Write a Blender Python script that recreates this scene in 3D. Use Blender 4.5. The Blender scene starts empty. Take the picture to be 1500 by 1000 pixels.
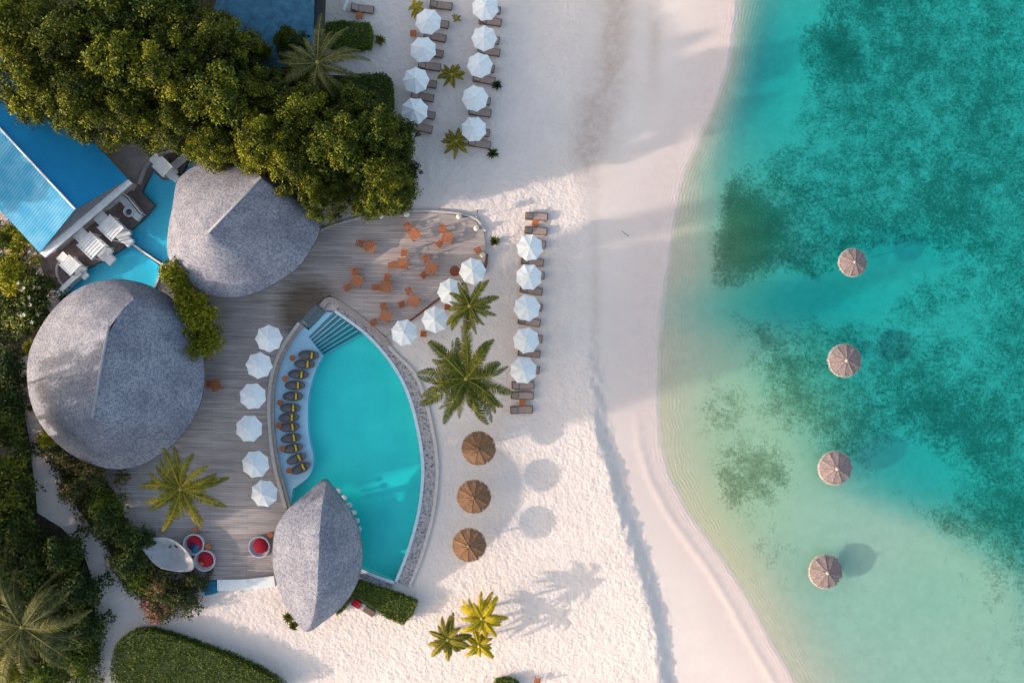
import bpy, bmesh, math, random
import numpy as np
from mathutils import Vector, Matrix
R = math.radians
rnd = random.Random(7)
sc = bpy.context.scene
col = sc.collection

# ---------------------------------------------------------------- camera, sky, sun
CAM_H = 85.0          # metres above the sand
PXM = 17.0            # photograph pixels per metre at sand level
cam_d = bpy.data.cameras.new('camera')
cam = bpy.data.objects.new('camera', cam_d)
col.objects.link(cam)
cam.location = (0, 0, CAM_H)
cam.rotation_euler = (0, 0, 0)
cam_d.sensor_width = 36
cam_d.lens = 36 * CAM_H / (1500 / PXM)
cam_d.clip_end = 3000
sc.camera = cam

ELEV, AZ = 19.4, 255.2      # sun low in the west-south-west (left, slightly below, in the picture)
w = bpy.data.worlds.new('World')
sc.world = w
w.use_nodes = True
nt = w.node_tree
bg = nt.nodes['Background']
sky = nt.nodes.new('ShaderNodeTexSky')
sky.sky_type = 'NISHITA'
sky.sun_disc = False
sky.sun_elevation = R(ELEV)
sky.sun_rotation = R(AZ)
sky.air_density = 1.4
sky.dust_density = 3.5
sky.ozone_density = 1.0
nt.links.new(sky.outputs[0], bg.inputs[0])
bg.inputs[1].default_value = 0.15
sd = bpy.data.lights.new('sun', 'SUN')
sd.energy = 2.0
sd.angle = R(0.9)
sd.color = (1.0, 0.86, 0.74)
sun = bpy.data.objects.new('sun', sd)
col.objects.link(sun)
sdir = Vector((math.sin(R(AZ)) * math.cos(R(ELEV)), math.cos(R(AZ)) * math.cos(R(ELEV)), math.sin(R(ELEV))))
sun.rotation_euler = sdir.to_track_quat('Z', 'Y').to_euler()
sun.location = (-60, -20, 60)
sc.view_settings.view_transform = 'Standard'
sc.view_settings.look = 'None'
sc.view_settings.exposure = 1.22
sc.view_settings.gamma = 1
sc.render.engine = 'CYCLES'
sc.cycles.use_denoising = True
sc.cycles.max_bounces = 8
sc.cycles.transparent_max_bounces = 16

# ---------------------------------------------------------------- helpers
def P(px, py, z=0.0):
    s = (CAM_H - z) / CAM_H
    return Vector(((px - 750) / PXM * s, (500 - py) / PXM * s, z))
def S(r, z=0.0):
    return r / PXM * (CAM_H - z) / CAM_H

class MB:
    def __init__(s): s.v = []; s.f = []
    def add(s, vs, fs):
        n = len(s.v); s.v += [tuple(v) for v in vs]; s.f += [tuple(i + n for i in f) for f in fs]
    def box(s, c, size, rz=0, rx=0, ry=0, taper=1.0):
        x, y, z = [a / 2 for a in size]
        m = Matrix.Translation(c) @ Matrix.Rotation(rz, 4, 'Z') @ Matrix.Rotation(ry, 4, 'Y') @ Matrix.Rotation(rx, 4, 'X')
        vs = [m @ Vector(p) for p in ((-x, -y, -z), (x, -y, -z), (x, y, -z), (-x, y, -z),
              (-x * taper, -y * taper, z), (x * taper, -y * taper, z), (x * taper, y * taper, z), (-x * taper, y * taper, z))]
        s.add(vs, [(3, 2, 1, 0), (4, 5, 6, 7), (0, 1, 5, 4), (1, 2, 6, 5), (2, 3, 7, 6), (3, 0, 4, 7)])
    def tube(s, pts, rads, n=8, cap=True):
        pts = [Vector(p) for p in pts]
        if not hasattr(rads, '__len__'): rads = [rads] * len(pts)
        rings = []
        for i, p in enumerate(pts):
            d = (pts[min(i + 1, len(pts) - 1)] - pts[max(i - 1, 0)]).normalized()
            a = d.orthogonal().normalized() if abs(d.z) < .99 else Vector((1, 0, 0))
            if abs(d.z) < .99: a = d.cross(Vector((0, 0, 1))).normalized()
            b = d.cross(a)
            rings.append([p + (a * math.cos(2 * math.pi * k / n) + b * math.sin(2 * math.pi * k / n)) * rads[i] for k in range(n)])
        vs = [v for r in rings for v in r]; fs = []
        for i in range(len(pts) - 1):
            for k in range(n):
                k2 = (k + 1) % n
                fs.append((i * n + k, i * n + k2, (i + 1) * n + k2, (i + 1) * n + k))
        if cap:
            fs.append(tuple(range(n))[::-1]); fs.append(tuple((len(pts) - 1) * n + k for k in range(n)))
        s.add(vs, fs)
    def lathe(s, c, prof, n=16, sx=1, sy=1, rz=0):
        c = Vector(c); vs = []; fs = []
        for r, z in prof:
            for k in range(n):
                a = 2 * math.pi * k / n
                x, y = math.cos(a) * r * sx, math.sin(a) * r * sy
                vs.append(c + Vector((x * math.cos(rz) - y * math.sin(rz), x * math.sin(rz) + y * math.cos(rz), z)))
        for i in range(len(prof) - 1):
            for k in range(n):
                k2 = (k + 1) % n
                fs.append((i * n + k, i * n + k2, (i + 1) * n + k2, (i + 1) * n + k))
        fs.append(tuple(range(n))[::-1]); fs.append(tuple((len(prof) - 1) * n + k for k in range(n)))
        s.add(vs, fs)
    def build(s, name, mat, parent=None, smooth=False, bevel=0):
        me = bpy.data.meshes.new(name)
        me.from_pydata(s.v, [], s.f)
        me.validate()
        if bevel:
            bm = bmesh.new(); bm.from_mesh(me)
            bmesh.ops.recalc_face_normals(bm, faces=bm.faces)
            bmesh.ops.bevel(bm, geom=bm.edges[:], offset=bevel, segments=2, affect='EDGES', clamp_overlap=True)
            bm.to_mesh(me); bm.free()
        if smooth:
            me.polygons.foreach_set('use_smooth', [True] * len(me.polygons))
        o = bpy.data.objects.new(name, me)
        col.objects.link(o)
        if mat: me.materials.append(mat)
        if parent: o.parent = parent
        return o

def tag(o, label=None, cat=None, group=None, kind=None):
    if label: o['label'] = label
    if cat: o['category'] = cat
    if group: o['group'] = group
    if kind: o['kind'] = kind
    return o
def thing(name, label, cat, loc=(0, 0, 0), rz=0, group=None):
    o = bpy.data.objects.new(name, None); col.objects.link(o)
    o.empty_display_size = .3
    o.location = loc; o.rotation_euler = (0, 0, rz)
    return tag(o, label, cat, group)
def copy_tree(o, parent=None):
    c = o.copy(); col.objects.link(c); c.parent = parent
    for ch in list(o.children): copy_tree(ch, c)
    return c
class Kind:
    """first call places the prototype itself, later calls place copies"""
    def __init__(s, maker): s.maker = maker; s.proto = None
    def put(s, label, cat, loc, rz=0, group=None, scale=1, tilt=(0, 0)):
        if s.proto is None: o = s.proto = s.maker()
        else: o = copy_tree(s.proto)
        o.location = loc; o.rotation_euler = (tilt[0], tilt[1], rz)
        o.scale = (scale,) * 3 if not hasattr(scale, '__len__') else scale
        for k in ('group',):
            if k in o: del o[k]
        tag(o, label, cat, group)
        return o

def catmull(pts, n=8, closed=False):
    pts = [Vector(p) for p in pts]; out = []
    m = len(pts)
    rng = range(m) if closed else range(m - 1)
    for i in rng:
        p0 = pts[(i - 1) % m] if closed or i > 0 else pts[0] * 2 - pts[1]
        p1 = pts[i]; p2 = pts[(i + 1) % m]
        p3 = pts[(i + 2) % m] if closed or i < m - 2 else pts[-1] * 2 - pts[-2]
        for k in range(n):
            t = k / n
            out.append(.5 * ((2 * p1) + (p2 - p0) * t + (2 * p0 - 5 * p1 + 4 * p2 - p3) * t * t + (3 * p1 - p0 - 3 * p2 + p3) * t ** 3))
    if not closed: out.append(pts[-1])
    return out
def px_curve(pts, n=8, closed=False):
    return catmull([Vector((a, b, 0)) for a, b in pts], n, closed)
def slab(name, pts, z0, z1, mat, parent=None, bevel=0):
    """pts: world xy outline; solid between z0 and z1"""
    bm = bmesh.new()
    bot = [bm.verts.new((p[0], p[1], z0)) for p in pts]
    top = [bm.verts.new((p[0], p[1], z1)) for p in pts]
    n = len(pts)
    for i in range(n):
        bm.faces.new((bot[i], bot[(i + 1) % n], top[(i + 1) % n], top[i]))
    ft = bm.faces.new(top); fb = bm.faces.new(bot)
    bmesh.ops.recalc_face_normals(bm, faces=bm.faces)
    if bevel:
        bmesh.ops.bevel(bm, geom=[e for e in ft.edges], offset=bevel, segments=2, affect='EDGES')
    bmesh.ops.triangulate(bm, faces=[f for f in bm.faces if len(f.verts) > 4])
    me = bpy.data.meshes.new(name); bm.to_mesh(me); bm.free()
    me.materials.append(mat)
    o = bpy.data.objects.new(name, me); col.objects.link(o)
    if parent: o.parent = parent
    return o
def pslab(name, pxs, z0, z1, mat, parent=None, bevel=0):
    return slab(name, [P(a[0], a[1], z1) for a in pxs], z0, z1, mat, parent, bevel)
def offs(line, ds):
    """offset a pixel polyline to its left side by ds (px); ds number or list"""
    out = []
    n = len(line)
    for i, p in enumerate(line):
        t = (line[min(i + 1, n - 1)] - line[max(i - 1, 0)]); t.normalize()
        nrm = Vector((t.y, -t.x, 0))
        d = ds[i] if hasattr(ds, '__len__') else ds
        out.append(p + nrm * d)
    return out
def band(name, line, d0, d1, z0, z1, mat, parent=None):
    a = offs(line, d0); b = offs(line, d1)
    A = [P(p.x, p.y, z1) for p in a]; B = [P(p.x, p.y, z1) for p in b]
    mb = MB(); n = len(A); vs = []; fs = []
    for i in range(n):
        vs += [(A[i].x, A[i].y, z1), (B[i].x, B[i].y, z1), (B[i].x, B[i].y, z0), (A[i].x, A[i].y, z0)]
    for i in range(n - 1):
        k, m = i * 4, i * 4 + 4
        for q in range(4):
            q2 = (q + 1) % 4
            fs.append((k + q, k + q2, m + q2, m + q))
    fs.append((0, 3, 2, 1)); e = (n - 1) * 4; fs.append((e, e + 1, e + 2, e + 3))
    mb.add(vs, fs)
    o = mb.build(name, mat, parent)
    bm = bmesh.new(); bm.from_mesh(o.data); bmesh.ops.recalc_face_normals(bm, faces=bm.faces); bm.to_mesh(o.data); bm.free()
    return o
def inpoly(X, Y, poly):
    ins = np.zeros(X.shape, bool); n = len(poly)
    for i in range(n):
        x1, y1 = poly[i][0], poly[i][1]; x2, y2 = poly[(i + 1) % n][0], poly[(i + 1) % n][1]
        c = ((y1 > Y) != (y2 > Y))
        with np.errstate(divide='ignore', invalid='ignore'):
            xi = (x2 - x1) * (Y - y1) / (y2 - y1 + 1e-12) + x1
        ins ^= c & (X < xi)
    return ins

# ---------------------------------------------------------------- materials
def nodes(m):
    m.use_nodes = True; t = m.node_tree
    return t, t.nodes['Principled BSDF']
def N(t, typ, **kw):
    n = t.nodes.new(typ)
    for k, v in kw.items():
        if k.startswith('i_'): n.inputs[k[2:].replace('_', ' ')].default_value = v
        else: setattr(n, k, v)
    return n
def ramp(t, src, stops):
    r = t.nodes.new('ShaderNodeValToRGB')
    while len(r.color_ramp.elements) < len(stops): r.color_ramp.elements.new(.5)
    for e, (p, c) in zip(r.color_ramp.elements, stops):
        e.position = p; e.color = (*c, 1) if len(c) == 3 else c
    t.links.new(src, r.inputs[0]); return r
def mixc(t, f, a, b, mode='MIX'):
    m = t.nodes.new('ShaderNodeMix'); m.data_type = 'RGBA'; m.blend_type = mode
    for i, x in ((0, f), (6, a), (7, b)):
        if hasattr(x, 'is_linked') or hasattr(x, 'links'): t.links.new(x, m.inputs[i])
        else: m.inputs[i].default_value = x if i == 0 else (*x, 1)
    return m.outputs[2]
def math_(t, op, a, b=0.0, c=None, clamp=False):
    m = t.nodes.new('ShaderNodeMath'); m.operation = op; m.use_clamp = clamp
    for i, x in enumerate((a, b) if c is None else (a, b, c)):
        if hasattr(x, 'links'): t.links.new(x, m.inputs[i])
        else: m.inputs[i].default_value = x
    return m.outputs[0]
def pm(name, c1, c2=None, scale=3.0, rough=.8, bump=0, bscale=20, stretch=(1, 1, 1), spec=.3, detail=5, contrast=(.35, .65), metallic=0, sheen=0, rand=0):
    m = bpy.data.materials.new(name); t, b = nodes(m)
    b.inputs['Roughness'].default_value = rough; b.inputs['Specular IOR Level'].default_value = spec
    b.inputs['Metallic'].default_value = metallic
    tc = N(t, 'ShaderNodeTexCoord'); mp = N(t, 'ShaderNodeMapping'); mp.inputs['Scale'].default_value = stretch
    t.links.new(tc.outputs['Object'], mp.inputs[0])
    if c2 is None: c2 = tuple(x * .82 for x in c1)
    n1 = N(t, 'ShaderNodeTexNoise', i_Scale=scale, i_Detail=detail, i_Roughness=.65); t.links.new(mp.outputs[0], n1.inputs[0])
    r = ramp(t, n1.outputs[0], [(contrast[0], c2), (contrast[1], c1)])
    out = r.outputs[0]
    if rand:
        oi = N(t, 'ShaderNodeObjectInfo')
        v = math_(t, 'MULTIPLY_ADD', oi.outputs['Random'], rand, 1 - rand / 2)
        cmb = N(t, 'ShaderNodeCombineColor')
        for k in range(3): t.links.new(v, cmb.inputs[k])
        out = mixc(t, 1.0, out, cmb.outputs[0], 'MULTIPLY')
    t.links.new(out, b.inputs['Base Color'])
    if bump:
        n2 = N(t, 'ShaderNodeTexNoise', i_Scale=bscale, i_Detail=4); t.links.new(mp.outputs[0], n2.inputs[0])
        bp = N(t, 'ShaderNodeBump', i_Strength=1.0, i_Distance=bump); t.links.new(n2.outputs[0], bp.inputs['Height'])
        t.links.new(bp.outputs[0], b.inputs['Normal'])
    return m

M = {}
M['white_fabric'] = pm('white_fabric', (.80, .80, .80), (.70, .71, .73), 2.5, .85, .004, 40)
M['white_paint'] = pm('white_paint', (.78, .77, .76), (.62, .62, .62), 3, .6)
M['plaster'] = pm('plaster', (.44, .42, .43), (.34, .33, .34), 1.5, .85, .01, 12)
M['aluminium'] = pm('aluminium', (.55, .55, .55), None, 4, .35, metallic=.8)
M['dark_metal'] = pm('dark_metal', (.06, .055, .05), None, 4, .5)
M['wicker'] = pm('wicker', (.20, .125, .095), (.12, .075, .06), 12, .75, .01, 60)
M['taupe_cushion'] = pm('taupe_cushion', (.36, .26, .225), (.28, .20, .17), 4, .9, .008, 25, rand=.3)
M['teak'] = pm('teak', (.50, .15, .04), (.26, .07, .022), 6, .6, .004, 30, (1, 6, 1), rand=.35)
M['dark_teak'] = pm('dark_teak', (.20, .055, .02), (.13, .035, .015), 6, .6)
M['trunk'] = pm('trunk', (.20, .15, .11), (.11, .08, .06), 6, .9, .03, 14, (1, 1, 3))
M['brown_thatch'] = pm('brown_thatch', (.27, .145, .08), (.16, .085, .045), 5, .95, .05, 22, (1, 1, 1), rand=.2)
M['grey_thatch'] = pm('grey_thatch', (.30, .225, .215), (.18, .135, .135), 5, .95, .05, 20, (1, 1, 1), rand=.2)
M['thatch_edge'] = pm('thatch_edge', (.46, .37, .33), (.34, .27, .25), 8, .95, .04, 20)
M['red_fabric'] = pm('red_fabric', (.42, .010, .03), (.30, .008, .02), 5, .85, .006, 30)
M['navy_fabric'] = pm('navy_fabric', (.01, .03, .10), None, 5, .85)
M['blue_fabric'] = pm('blue_fabric', (.01, .16, .28), None, 5, .85)
M['yellow_towel'] = pm('yellow_towel', (.75, .50, .03), (.62, .38, .02), 8, .95, .01, 40)
M['charcoal'] = pm('charcoal', (.15, .135, .14), (.09, .085, .095), 6, .8, .006, 40)
M['white_wicker'] = pm('white_wicker', (.60, .55, .56), (.44, .40, .42), 14, .8, .01, 60)
M['lantern'] = pm('lantern', (.85, .76, .62), None, 5, .5)
M['black'] = pm('black', (.02, .02, .02), None, 5, .5)
M['driftwood'] = pm('driftwood', (.10, .08, .08), None, 5, .9)
M['foam'] = pm('foam', (.8, .8, .8), None, 3, .6)
M['blossom'] = pm('blossom', (.62, .16, .20), (.45, .08, .14), 5, .8)
M['white_blossom'] = pm('white_blossom', (.75, .72, .62), None, 5, .8)
M['coping'] = pm('coping', (.62, .66, .70), (.50, .54, .58), 3, .5)
M['curb'] = pm('curb', (.60, .52, .48), (.46, .40, .37), 4, .8, .01, 20)
M['stone_rim'] = pm('stone_rim', (.40, .32, .285), (.27, .215, .195), 6, .85, .02, 25, contrast=(.4, .6))
M['entry_stone'] = pm('entry_stone', (.12, .155, .17), (.085, .11, .125), 6, .7)
M['terrace_stone'] = pm('terrace_stone', (.23, .175, .165), (.155, .115, .11), 2.2, .9, .02, 12)
M['walk_stone'] = pm('walk_stone', (.60, .49, .44), (.48, .39, .355), 1.2, .9, .01, 10)
M['dark_void'] = pm('dark_void', (.03, .03, .035), None, 2, .9)
M['wall_render'] = pm('wall_render', (.50, .46, .43), None, 2, .9)

def leafmat(name, c1, c2, c3=None, trans=.14):
    m = bpy.data.materials.new(name); t, b = nodes(m)
    at = N(t, 'ShaderNodeAttribute', attribute_name='tint')
    oi = N(t, 'ShaderNodeObjectInfo')
    tc = N(t, 'ShaderNodeTexCoord')
    n1 = N(t, 'ShaderNodeTexNoise', i_Scale=.7, i_Detail=3); t.links.new(tc.outputs['Object'], n1.inputs[0])
    f = math_(t, 'MULTIPLY', at.outputs['Fac'], .55)
    f = math_(t, 'ADD', f, math_(t, 'MULTIPLY', n1.outputs[0], .7))
    f = math_(t, 'ADD', f, math_(t, 'MULTIPLY', oi.outputs['Random'], .25))
    r = ramp(t, f, [(.35, c2), (.75, c1), (1.0, c3 or c1)])
    t.links.new(r.outputs[0], b.inputs['Base Color'])
    b.inputs['Roughness'].default_value = .6; b.inputs['Specular IOR Level'].default_value = .15
    tr = N(t, 'ShaderNodeBsdfTranslucent'); t.links.new(r.outputs[0], tr.inputs[0])
    mx = N(t, 'ShaderNodeMixShader'); mx.inputs[0].default_value = trans
    t.links.new(b.outputs[0], mx.inputs[1]); t.links.new(tr.outputs[0], mx.inputs[2])
    t.links.new(mx.outputs[0], t.nodes['Material Output'].inputs[0])
    return m
M['leaf_olive'] = leafmat('leaf_olive', (.09, .105, .011), (.026, .038, .008), (.24, .235, .016))
M['leaf_green'] = leafmat('leaf_green', (.062, .085, .011), (.020, .034, .008), (.20, .20, .014))
M['leaf_lime'] = leafmat('leaf_lime', (.32, .29, .012), (.12, .14, .01), (.50, .42, .02))
M['leaf_dark'] = leafmat('leaf_dark', (.05, .075, .016), (.02, .036, .012), (.12, .135, .02))
M['leaf_mixed'] = leafmat('leaf_mixed', (.085, .095, .025), (.032, .045, .016), (.26, .14, .06))
M['leaf_hedge'] = leafmat('leaf_hedge', (.085, .12, .010), (.035, .06, .008), (.13, .16, .012))
M['frond'] = leafmat('frond', (.10, .12, .014), (.03, .05, .012), (.30, .25, .03), .3)
M['frond_dark'] = leafmat('frond_dark', (.075, .085, .025), (.03, .04, .015), (.22, .19, .06), .2)
M['frond_gold'] = leafmat('frond_gold', (.22, .19, .02), (.07, .08, .015), (.45, .33, .04), .3)
M['frond_yellow'] = leafmat('frond_yellow', (.42, .32, .015), (.18, .17, .012), (.62, .45, .02), .3)
M['rachis'] = pm('rachis', (.36, .30, .08), None, 3, .6)

# shingle roof: rows follow the height contours
def roofmat(name, c1, c2):
    m = bpy.data.materials.new(name); t, b = nodes(m)
    tc = N(t, 'ShaderNodeTexCoord')
    vo = N(t, 'ShaderNodeTexVoronoi', i_Scale=8.5); t.links.new(tc.outputs['Object'], vo.inputs['Vector'])
    n1 = N(t, 'ShaderNodeTexNoise', i_Scale=9.0, i_Detail=5, i_Roughness=.75); t.links.new(tc.outputs['Object'], n1.inputs[0])
    n2 = N(t, 'ShaderNodeTexNoise', i_Scale=.5, i_Detail=4); t.links.new(tc.outputs['Object'], n2.inputs[0])
    sx = N(t, 'ShaderNodeSeparateXYZ'); t.links.new(tc.outputs['Object'], sx.inputs[0])
    row = math_(t, 'FRACT', math_(t, 'MULTIPLY_ADD', sx.outputs[2], 11.0, math_(t, 'MULTIPLY', n2.outputs[0], 1.5)))
    sep = N(t, 'ShaderNodeSeparateColor'); t.links.new(vo.outputs['Color'], sep.inputs[0])
    f = math_(t, 'ADD', math_(t, 'MULTIPLY', sep.outputs[0], .42), math_(t, 'MULTIPLY', n1.outputs[0], .55))
    f = math_(t, 'ADD', f, math_(t, 'MULTIPLY', row, .20))
    r = ramp(t, f, [(.32, c2), (.80, c1)])
    big = ramp(t, n2.outputs[0], [(.35, (.80, .79, .82)), (.65, (1.12, 1.11, 1.08))])
    t.links.new(mixc(t, 1.0, r.outputs[0], big.outputs[0], 'MULTIPLY'), b.inputs['Base Color'])
    h = math_(t, 'ADD', math_(t, 'MULTIPLY', sep.outputs[1], .5), math_(t, 'MULTIPLY', row, .35))
    h = math_(t, 'ADD', h, math_(t, 'MULTIPLY', n1.outputs[0], .4))
    bp = N(t, 'ShaderNodeBump', i_Strength=.6, i_Distance=.03); t.links.new(h, bp.inputs['Height'])
    t.links.new(bp.outputs[0], b.inputs['Normal'])
    b.inputs['Roughness'].default_value = .8; b.inputs['Specular IOR Level'].default_value = .25
    return m
M['shingle'] = roofmat('shingle', (.31, .30, .335), (.105, .125, .185))
M['ridge_tile'] = pm('ridge_tile', (.36, .36, .39), (.26, .26, .29), 5, .8)
M['eave'] = pm('eave', (.13, .12, .12), None, 3, .9)

# timber deck: boards run left to right
def deckmat():
    m = bpy.data.materials.new('deck_boards'); t, b = nodes(m)
    tc = N(t, 'ShaderNodeTexCoord'); mp = N(t, 'ShaderNodeMapping'); mp.inputs['Rotation'].default_value = (0, 0, R(1.2))
    t.links.new(tc.outputs['Object'], mp.inputs[0])
    br = N(t, 'ShaderNodeTexBrick', i_Scale=1.0); br.offset = .37
    br.inputs['Brick Width'].default_value = 3.2; br.inputs['Row Height'].default_value = .20
    br.inputs['Mortar Size'].default_value = .010; br.inputs['Mortar Smooth'].default_value = .3
    br.inputs['Color1'].default_value = (.44, .375, .35, 1); br.inputs['Color2'].default_value = (.35, .295, .28, 1)
    br.inputs['Mortar'].default_value = (.15, .125, .125, 1)
    t.links.new(mp.outputs[0], br.inputs[0])
    mp2 = N(t, 'ShaderNodeMapping'); mp2.inputs['Scale'].default_value = (.35, 6, 1); t.links.new(mp.outputs[0], mp2.inputs[0])
    n1 = N(t, 'ShaderNodeTexNoise', i_Scale=1.0, i_Detail=6, i_Roughness=.7); t.links.new(mp2.outputs[0], n1.inputs[0])
    n2 = N(t, 'ShaderNodeTexNoise', i_Scale=.18, i_Detail=4); t.links.new(tc.outputs['Object'], n2.inputs[0])
    g = ramp(t, n1.outputs[0], [(.3, (.66, .65, .66)), (.7, (1.22, 1.2, 1.18))])
    w_ = ramp(t, n2.outputs[0], [(.35, (.85, .84, .84)), (.65, (1.18, 1.16, 1.14))])
    c = mixc(t, 1.0, br.outputs[0], g.outputs[0], 'MULTIPLY')
    c = mixc(t, 1.0, c, w_.outputs[0], 'MULTIPLY')
    # damp soil-like stain round the pool's entry
    geo = N(t, 'ShaderNodeNewGeometry')
    q = P(450, 452, .25)
    vm = N(t, 'ShaderNodeVectorMath', operation='DISTANCE'); t.links.new(geo.outputs['Position'], vm.inputs[0]); vm.inputs[1].default_value = q
    n3 = N(t, 'ShaderNodeTexNoise', i_Scale=1.1, i_Detail=6, i_Roughness=.7); t.links.new(mp2.outputs[0], n3.inputs[0])
    dd = math_(t, 'ADD', vm.outputs['Value'], math_(t, 'MULTIPLY_ADD', n3.outputs[0], 2.6, -1.3))
    st = ramp(t, math_(t, 'DIVIDE', dd, 5.0), [(.35, (.33, .29, .22)), (.66, (1, 1, 1))])
    c = mixc(t, 1.0, c, st.outputs[0], 'MULTIPLY')
    t.links.new(c, b.inputs['Base Color'])
    b.inputs['Roughness'].default_value = .7; b.inputs['Specular IOR Level'].default_value = .3
    bp = N(t, 'ShaderNodeBump', i_Strength=.5, i_Distance=.02); t.links.new(n1.outputs[0], bp.inputs['Height'])
    t.links.new(bp.outputs[0], b.inputs['Normal'])
    return m
M['deck'] = deckmat()

def pebblemat():
    m = bpy.data.materials.new('pebbles'); t, b = nodes(m)
    tc = N(t, 'ShaderNodeTexCoord')
    vo = N(t, 'ShaderNodeTexVoronoi', i_Scale=7.5); t.links.new(tc.outputs['Object'], vo.inputs['Vector'])
    sep = N(t, 'ShaderNodeSeparateColor'); t.links.new(vo.outputs['Color'], sep.inputs[0])
    r = ramp(t, sep.outputs[0], [(.0, (.10, .10, .12)), (.35, (.30, .27, .27)), (1, (.44, .38, .36))])
    t.links.new(r.outputs[0], b.inputs['Base Color']); b.inputs['Roughness'].default_value = .7
    bp = N(t, 'ShaderNodeBump', i_Strength=.8, i_Distance=.04); bp.invert = True; t.links.new(vo.outputs['Distance'], bp.inputs['Height'])
    t.links.new(bp.outputs[0], b.inputs['Normal'])
    return m
M['pebbles'] = pebblemat()
def tilemat(name, c1, c2, tile=.30, grout=(.2, .3, .32)):
    m = bpy.data.materials.new(name); t, b = nodes(m)
    tc = N(t, 'ShaderNodeTexCoord')
    n = N(t, 'ShaderNodeTexNoise', i_Scale=.35, i_Detail=4); t.links.new(tc.outputs['Object'], n.inputs[0])
    r = ramp(t, n.outputs[0], [(.35, c2), (.65, c1)])
    n2 = N(t, 'ShaderNodeTexNoise', i_Scale=14, i_Detail=2); t.links.new(tc.outputs['Object'], n2.inputs[0])
    r2 = ramp(t, n2.outputs[0], [(.35, (.86, .88, .9)), (.65, (1.08, 1.06, 1.05))])
    t.links.new(mixc(t, 1, r.outputs[0], r2.outputs[0], 'MULTIPLY'), b.inputs['Base Color'])
    b.inputs['Roughness'].default_value = .4
    return m
M['pool_tile'] = tilemat('pool_tile', (.24, .72, .66), (.18, .64, .60))
M['ledge_tile'] = tilemat('ledge_tile', (.46, .58, .70), (.38, .50, .63))
M['step_tile'] = tilemat('step_tile', (.085, .22, .27), (.06, .17, .215))
M['blue_tile'] = tilemat('blue_tile', (.10, .70, .86), (.07, .60, .80))

def watermat(name, absorb, dens, bump, bscale):
    m = bpy.data.materials.new(name); t, b = nodes(m)
    t.nodes.remove(b); out = t.nodes['Material Output']
    tr = N(t, 'ShaderNodeBsdfTransparent')
    gl = N(t, 'ShaderNodeBsdfGlossy'); gl.inputs['Roughness'].default_value = .08
    lw = N(t, 'ShaderNodeLayerWeight'); lw.inputs['Blend'].default_value = .5
    fr = math_(t, 'MULTIPLY_ADD', math_(t, 'POWER', lw.outputs['Facing'], 5.0), .9, .012)
    tc = N(t, 'ShaderNodeTexCoord')
    n = N(t, 'ShaderNodeTexNoise', i_Scale=bscale, i_Detail=4); t.links.new(tc.outputs['Object'], n.inputs[0])
    bp = N(t, 'ShaderNodeBump', i_Strength=.6, i_Distance=bump); t.links.new(n.outputs[0], bp.inputs['Height'])
    t.links.new(bp.outputs[0], gl.inputs['Normal']); t.links.new(bp.outputs[0], lw.inputs['Normal'])
    mx = N(t, 'ShaderNodeMixShader'); t.links.new(fr, mx.inputs[0])
    t.links.new(tr.outputs[0], mx.inputs[1]); t.links.new(gl.outputs[0], mx.inputs[2])
    t.links.new(mx.outputs[0], out.inputs['Surface'])
    va = N(t, 'ShaderNodeVolumeAbsorption'); va.inputs['Color'].default_value = (*absorb, 1); va.inputs['Density'].default_value = dens
    t.links.new(va.outputs[0], out.inputs['Volume'])
    return m
M['sea_water'] = watermat('sea_water', (0.0, .91, .95), 1.12, .03, 1.6)
M['pool_water'] = watermat('pool_water', (0.0, .965, .965), .55, .01, 3.0)
M['spa_water'] = watermat('spa_water', (0.0, .85, .97), .5, .01, 3.0)

# ---------------------------------------------------------------- ground: one sheet of sand running down to the seabed
WATER_Z = -.85
SHORE = [(-600, 1110), (-60, 1095), (0, 1082), (50, 1076), (100, 1066), (150, 1048), (200, 1024), (250, 1003), (300, 990), (350, 983), (400, 976), (450, 970),
         (500, 965), (550, 961), (600, 960), (650, 965), (700, 980), (750, 1006), (800, 1042), (850, 1078), (900, 1108), (950, 1134), (1000, 1164), (1060, 1200), (1600, 1400)]
BERM = [(-600, 850), (0, 850), (250, 850), (400, 852), (480, 856), (550, 862), (600, 868), (650, 876), (700, 890), (750, 905), (800, 922), (850, 940), (900, 952), (950, 962), (1000, 968), (1600, 1060)]
def lerp_tab(tab, y):
    return np.interp(y, [a for a, b in tab], [b for a, b in tab])
def sstep(a, b, x):
    t = np.clip((x - a) / (b - a), 0, 1); return t * t * (3 - 2 * t)
def gauss(px, py, cx, cy, rx, ry, rot=0):
    c, s = math.cos(rot), math.sin(rot); dx, dy = px - cx, py - cy
    u, v = (dx * c + dy * s) / rx, (-dx * s + dy * c) / ry
    return np.exp(-(u * u + v * v))
_rg = np.random.RandomState(3)
_wv = [( _rg.uniform(.3, 1.2), _rg.uniform(0, 6.28), _rg.uniform(0, 6.28)) for _ in range(14)]
def wob(x, y, f):
    z = 0
    for k, (a, ang, ph) in enumerate(_wv): z = z + np.sin(f * a * (x * math.cos(ang) + y * math.sin(ang)) + ph)
    return z / len(_wv)

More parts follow.
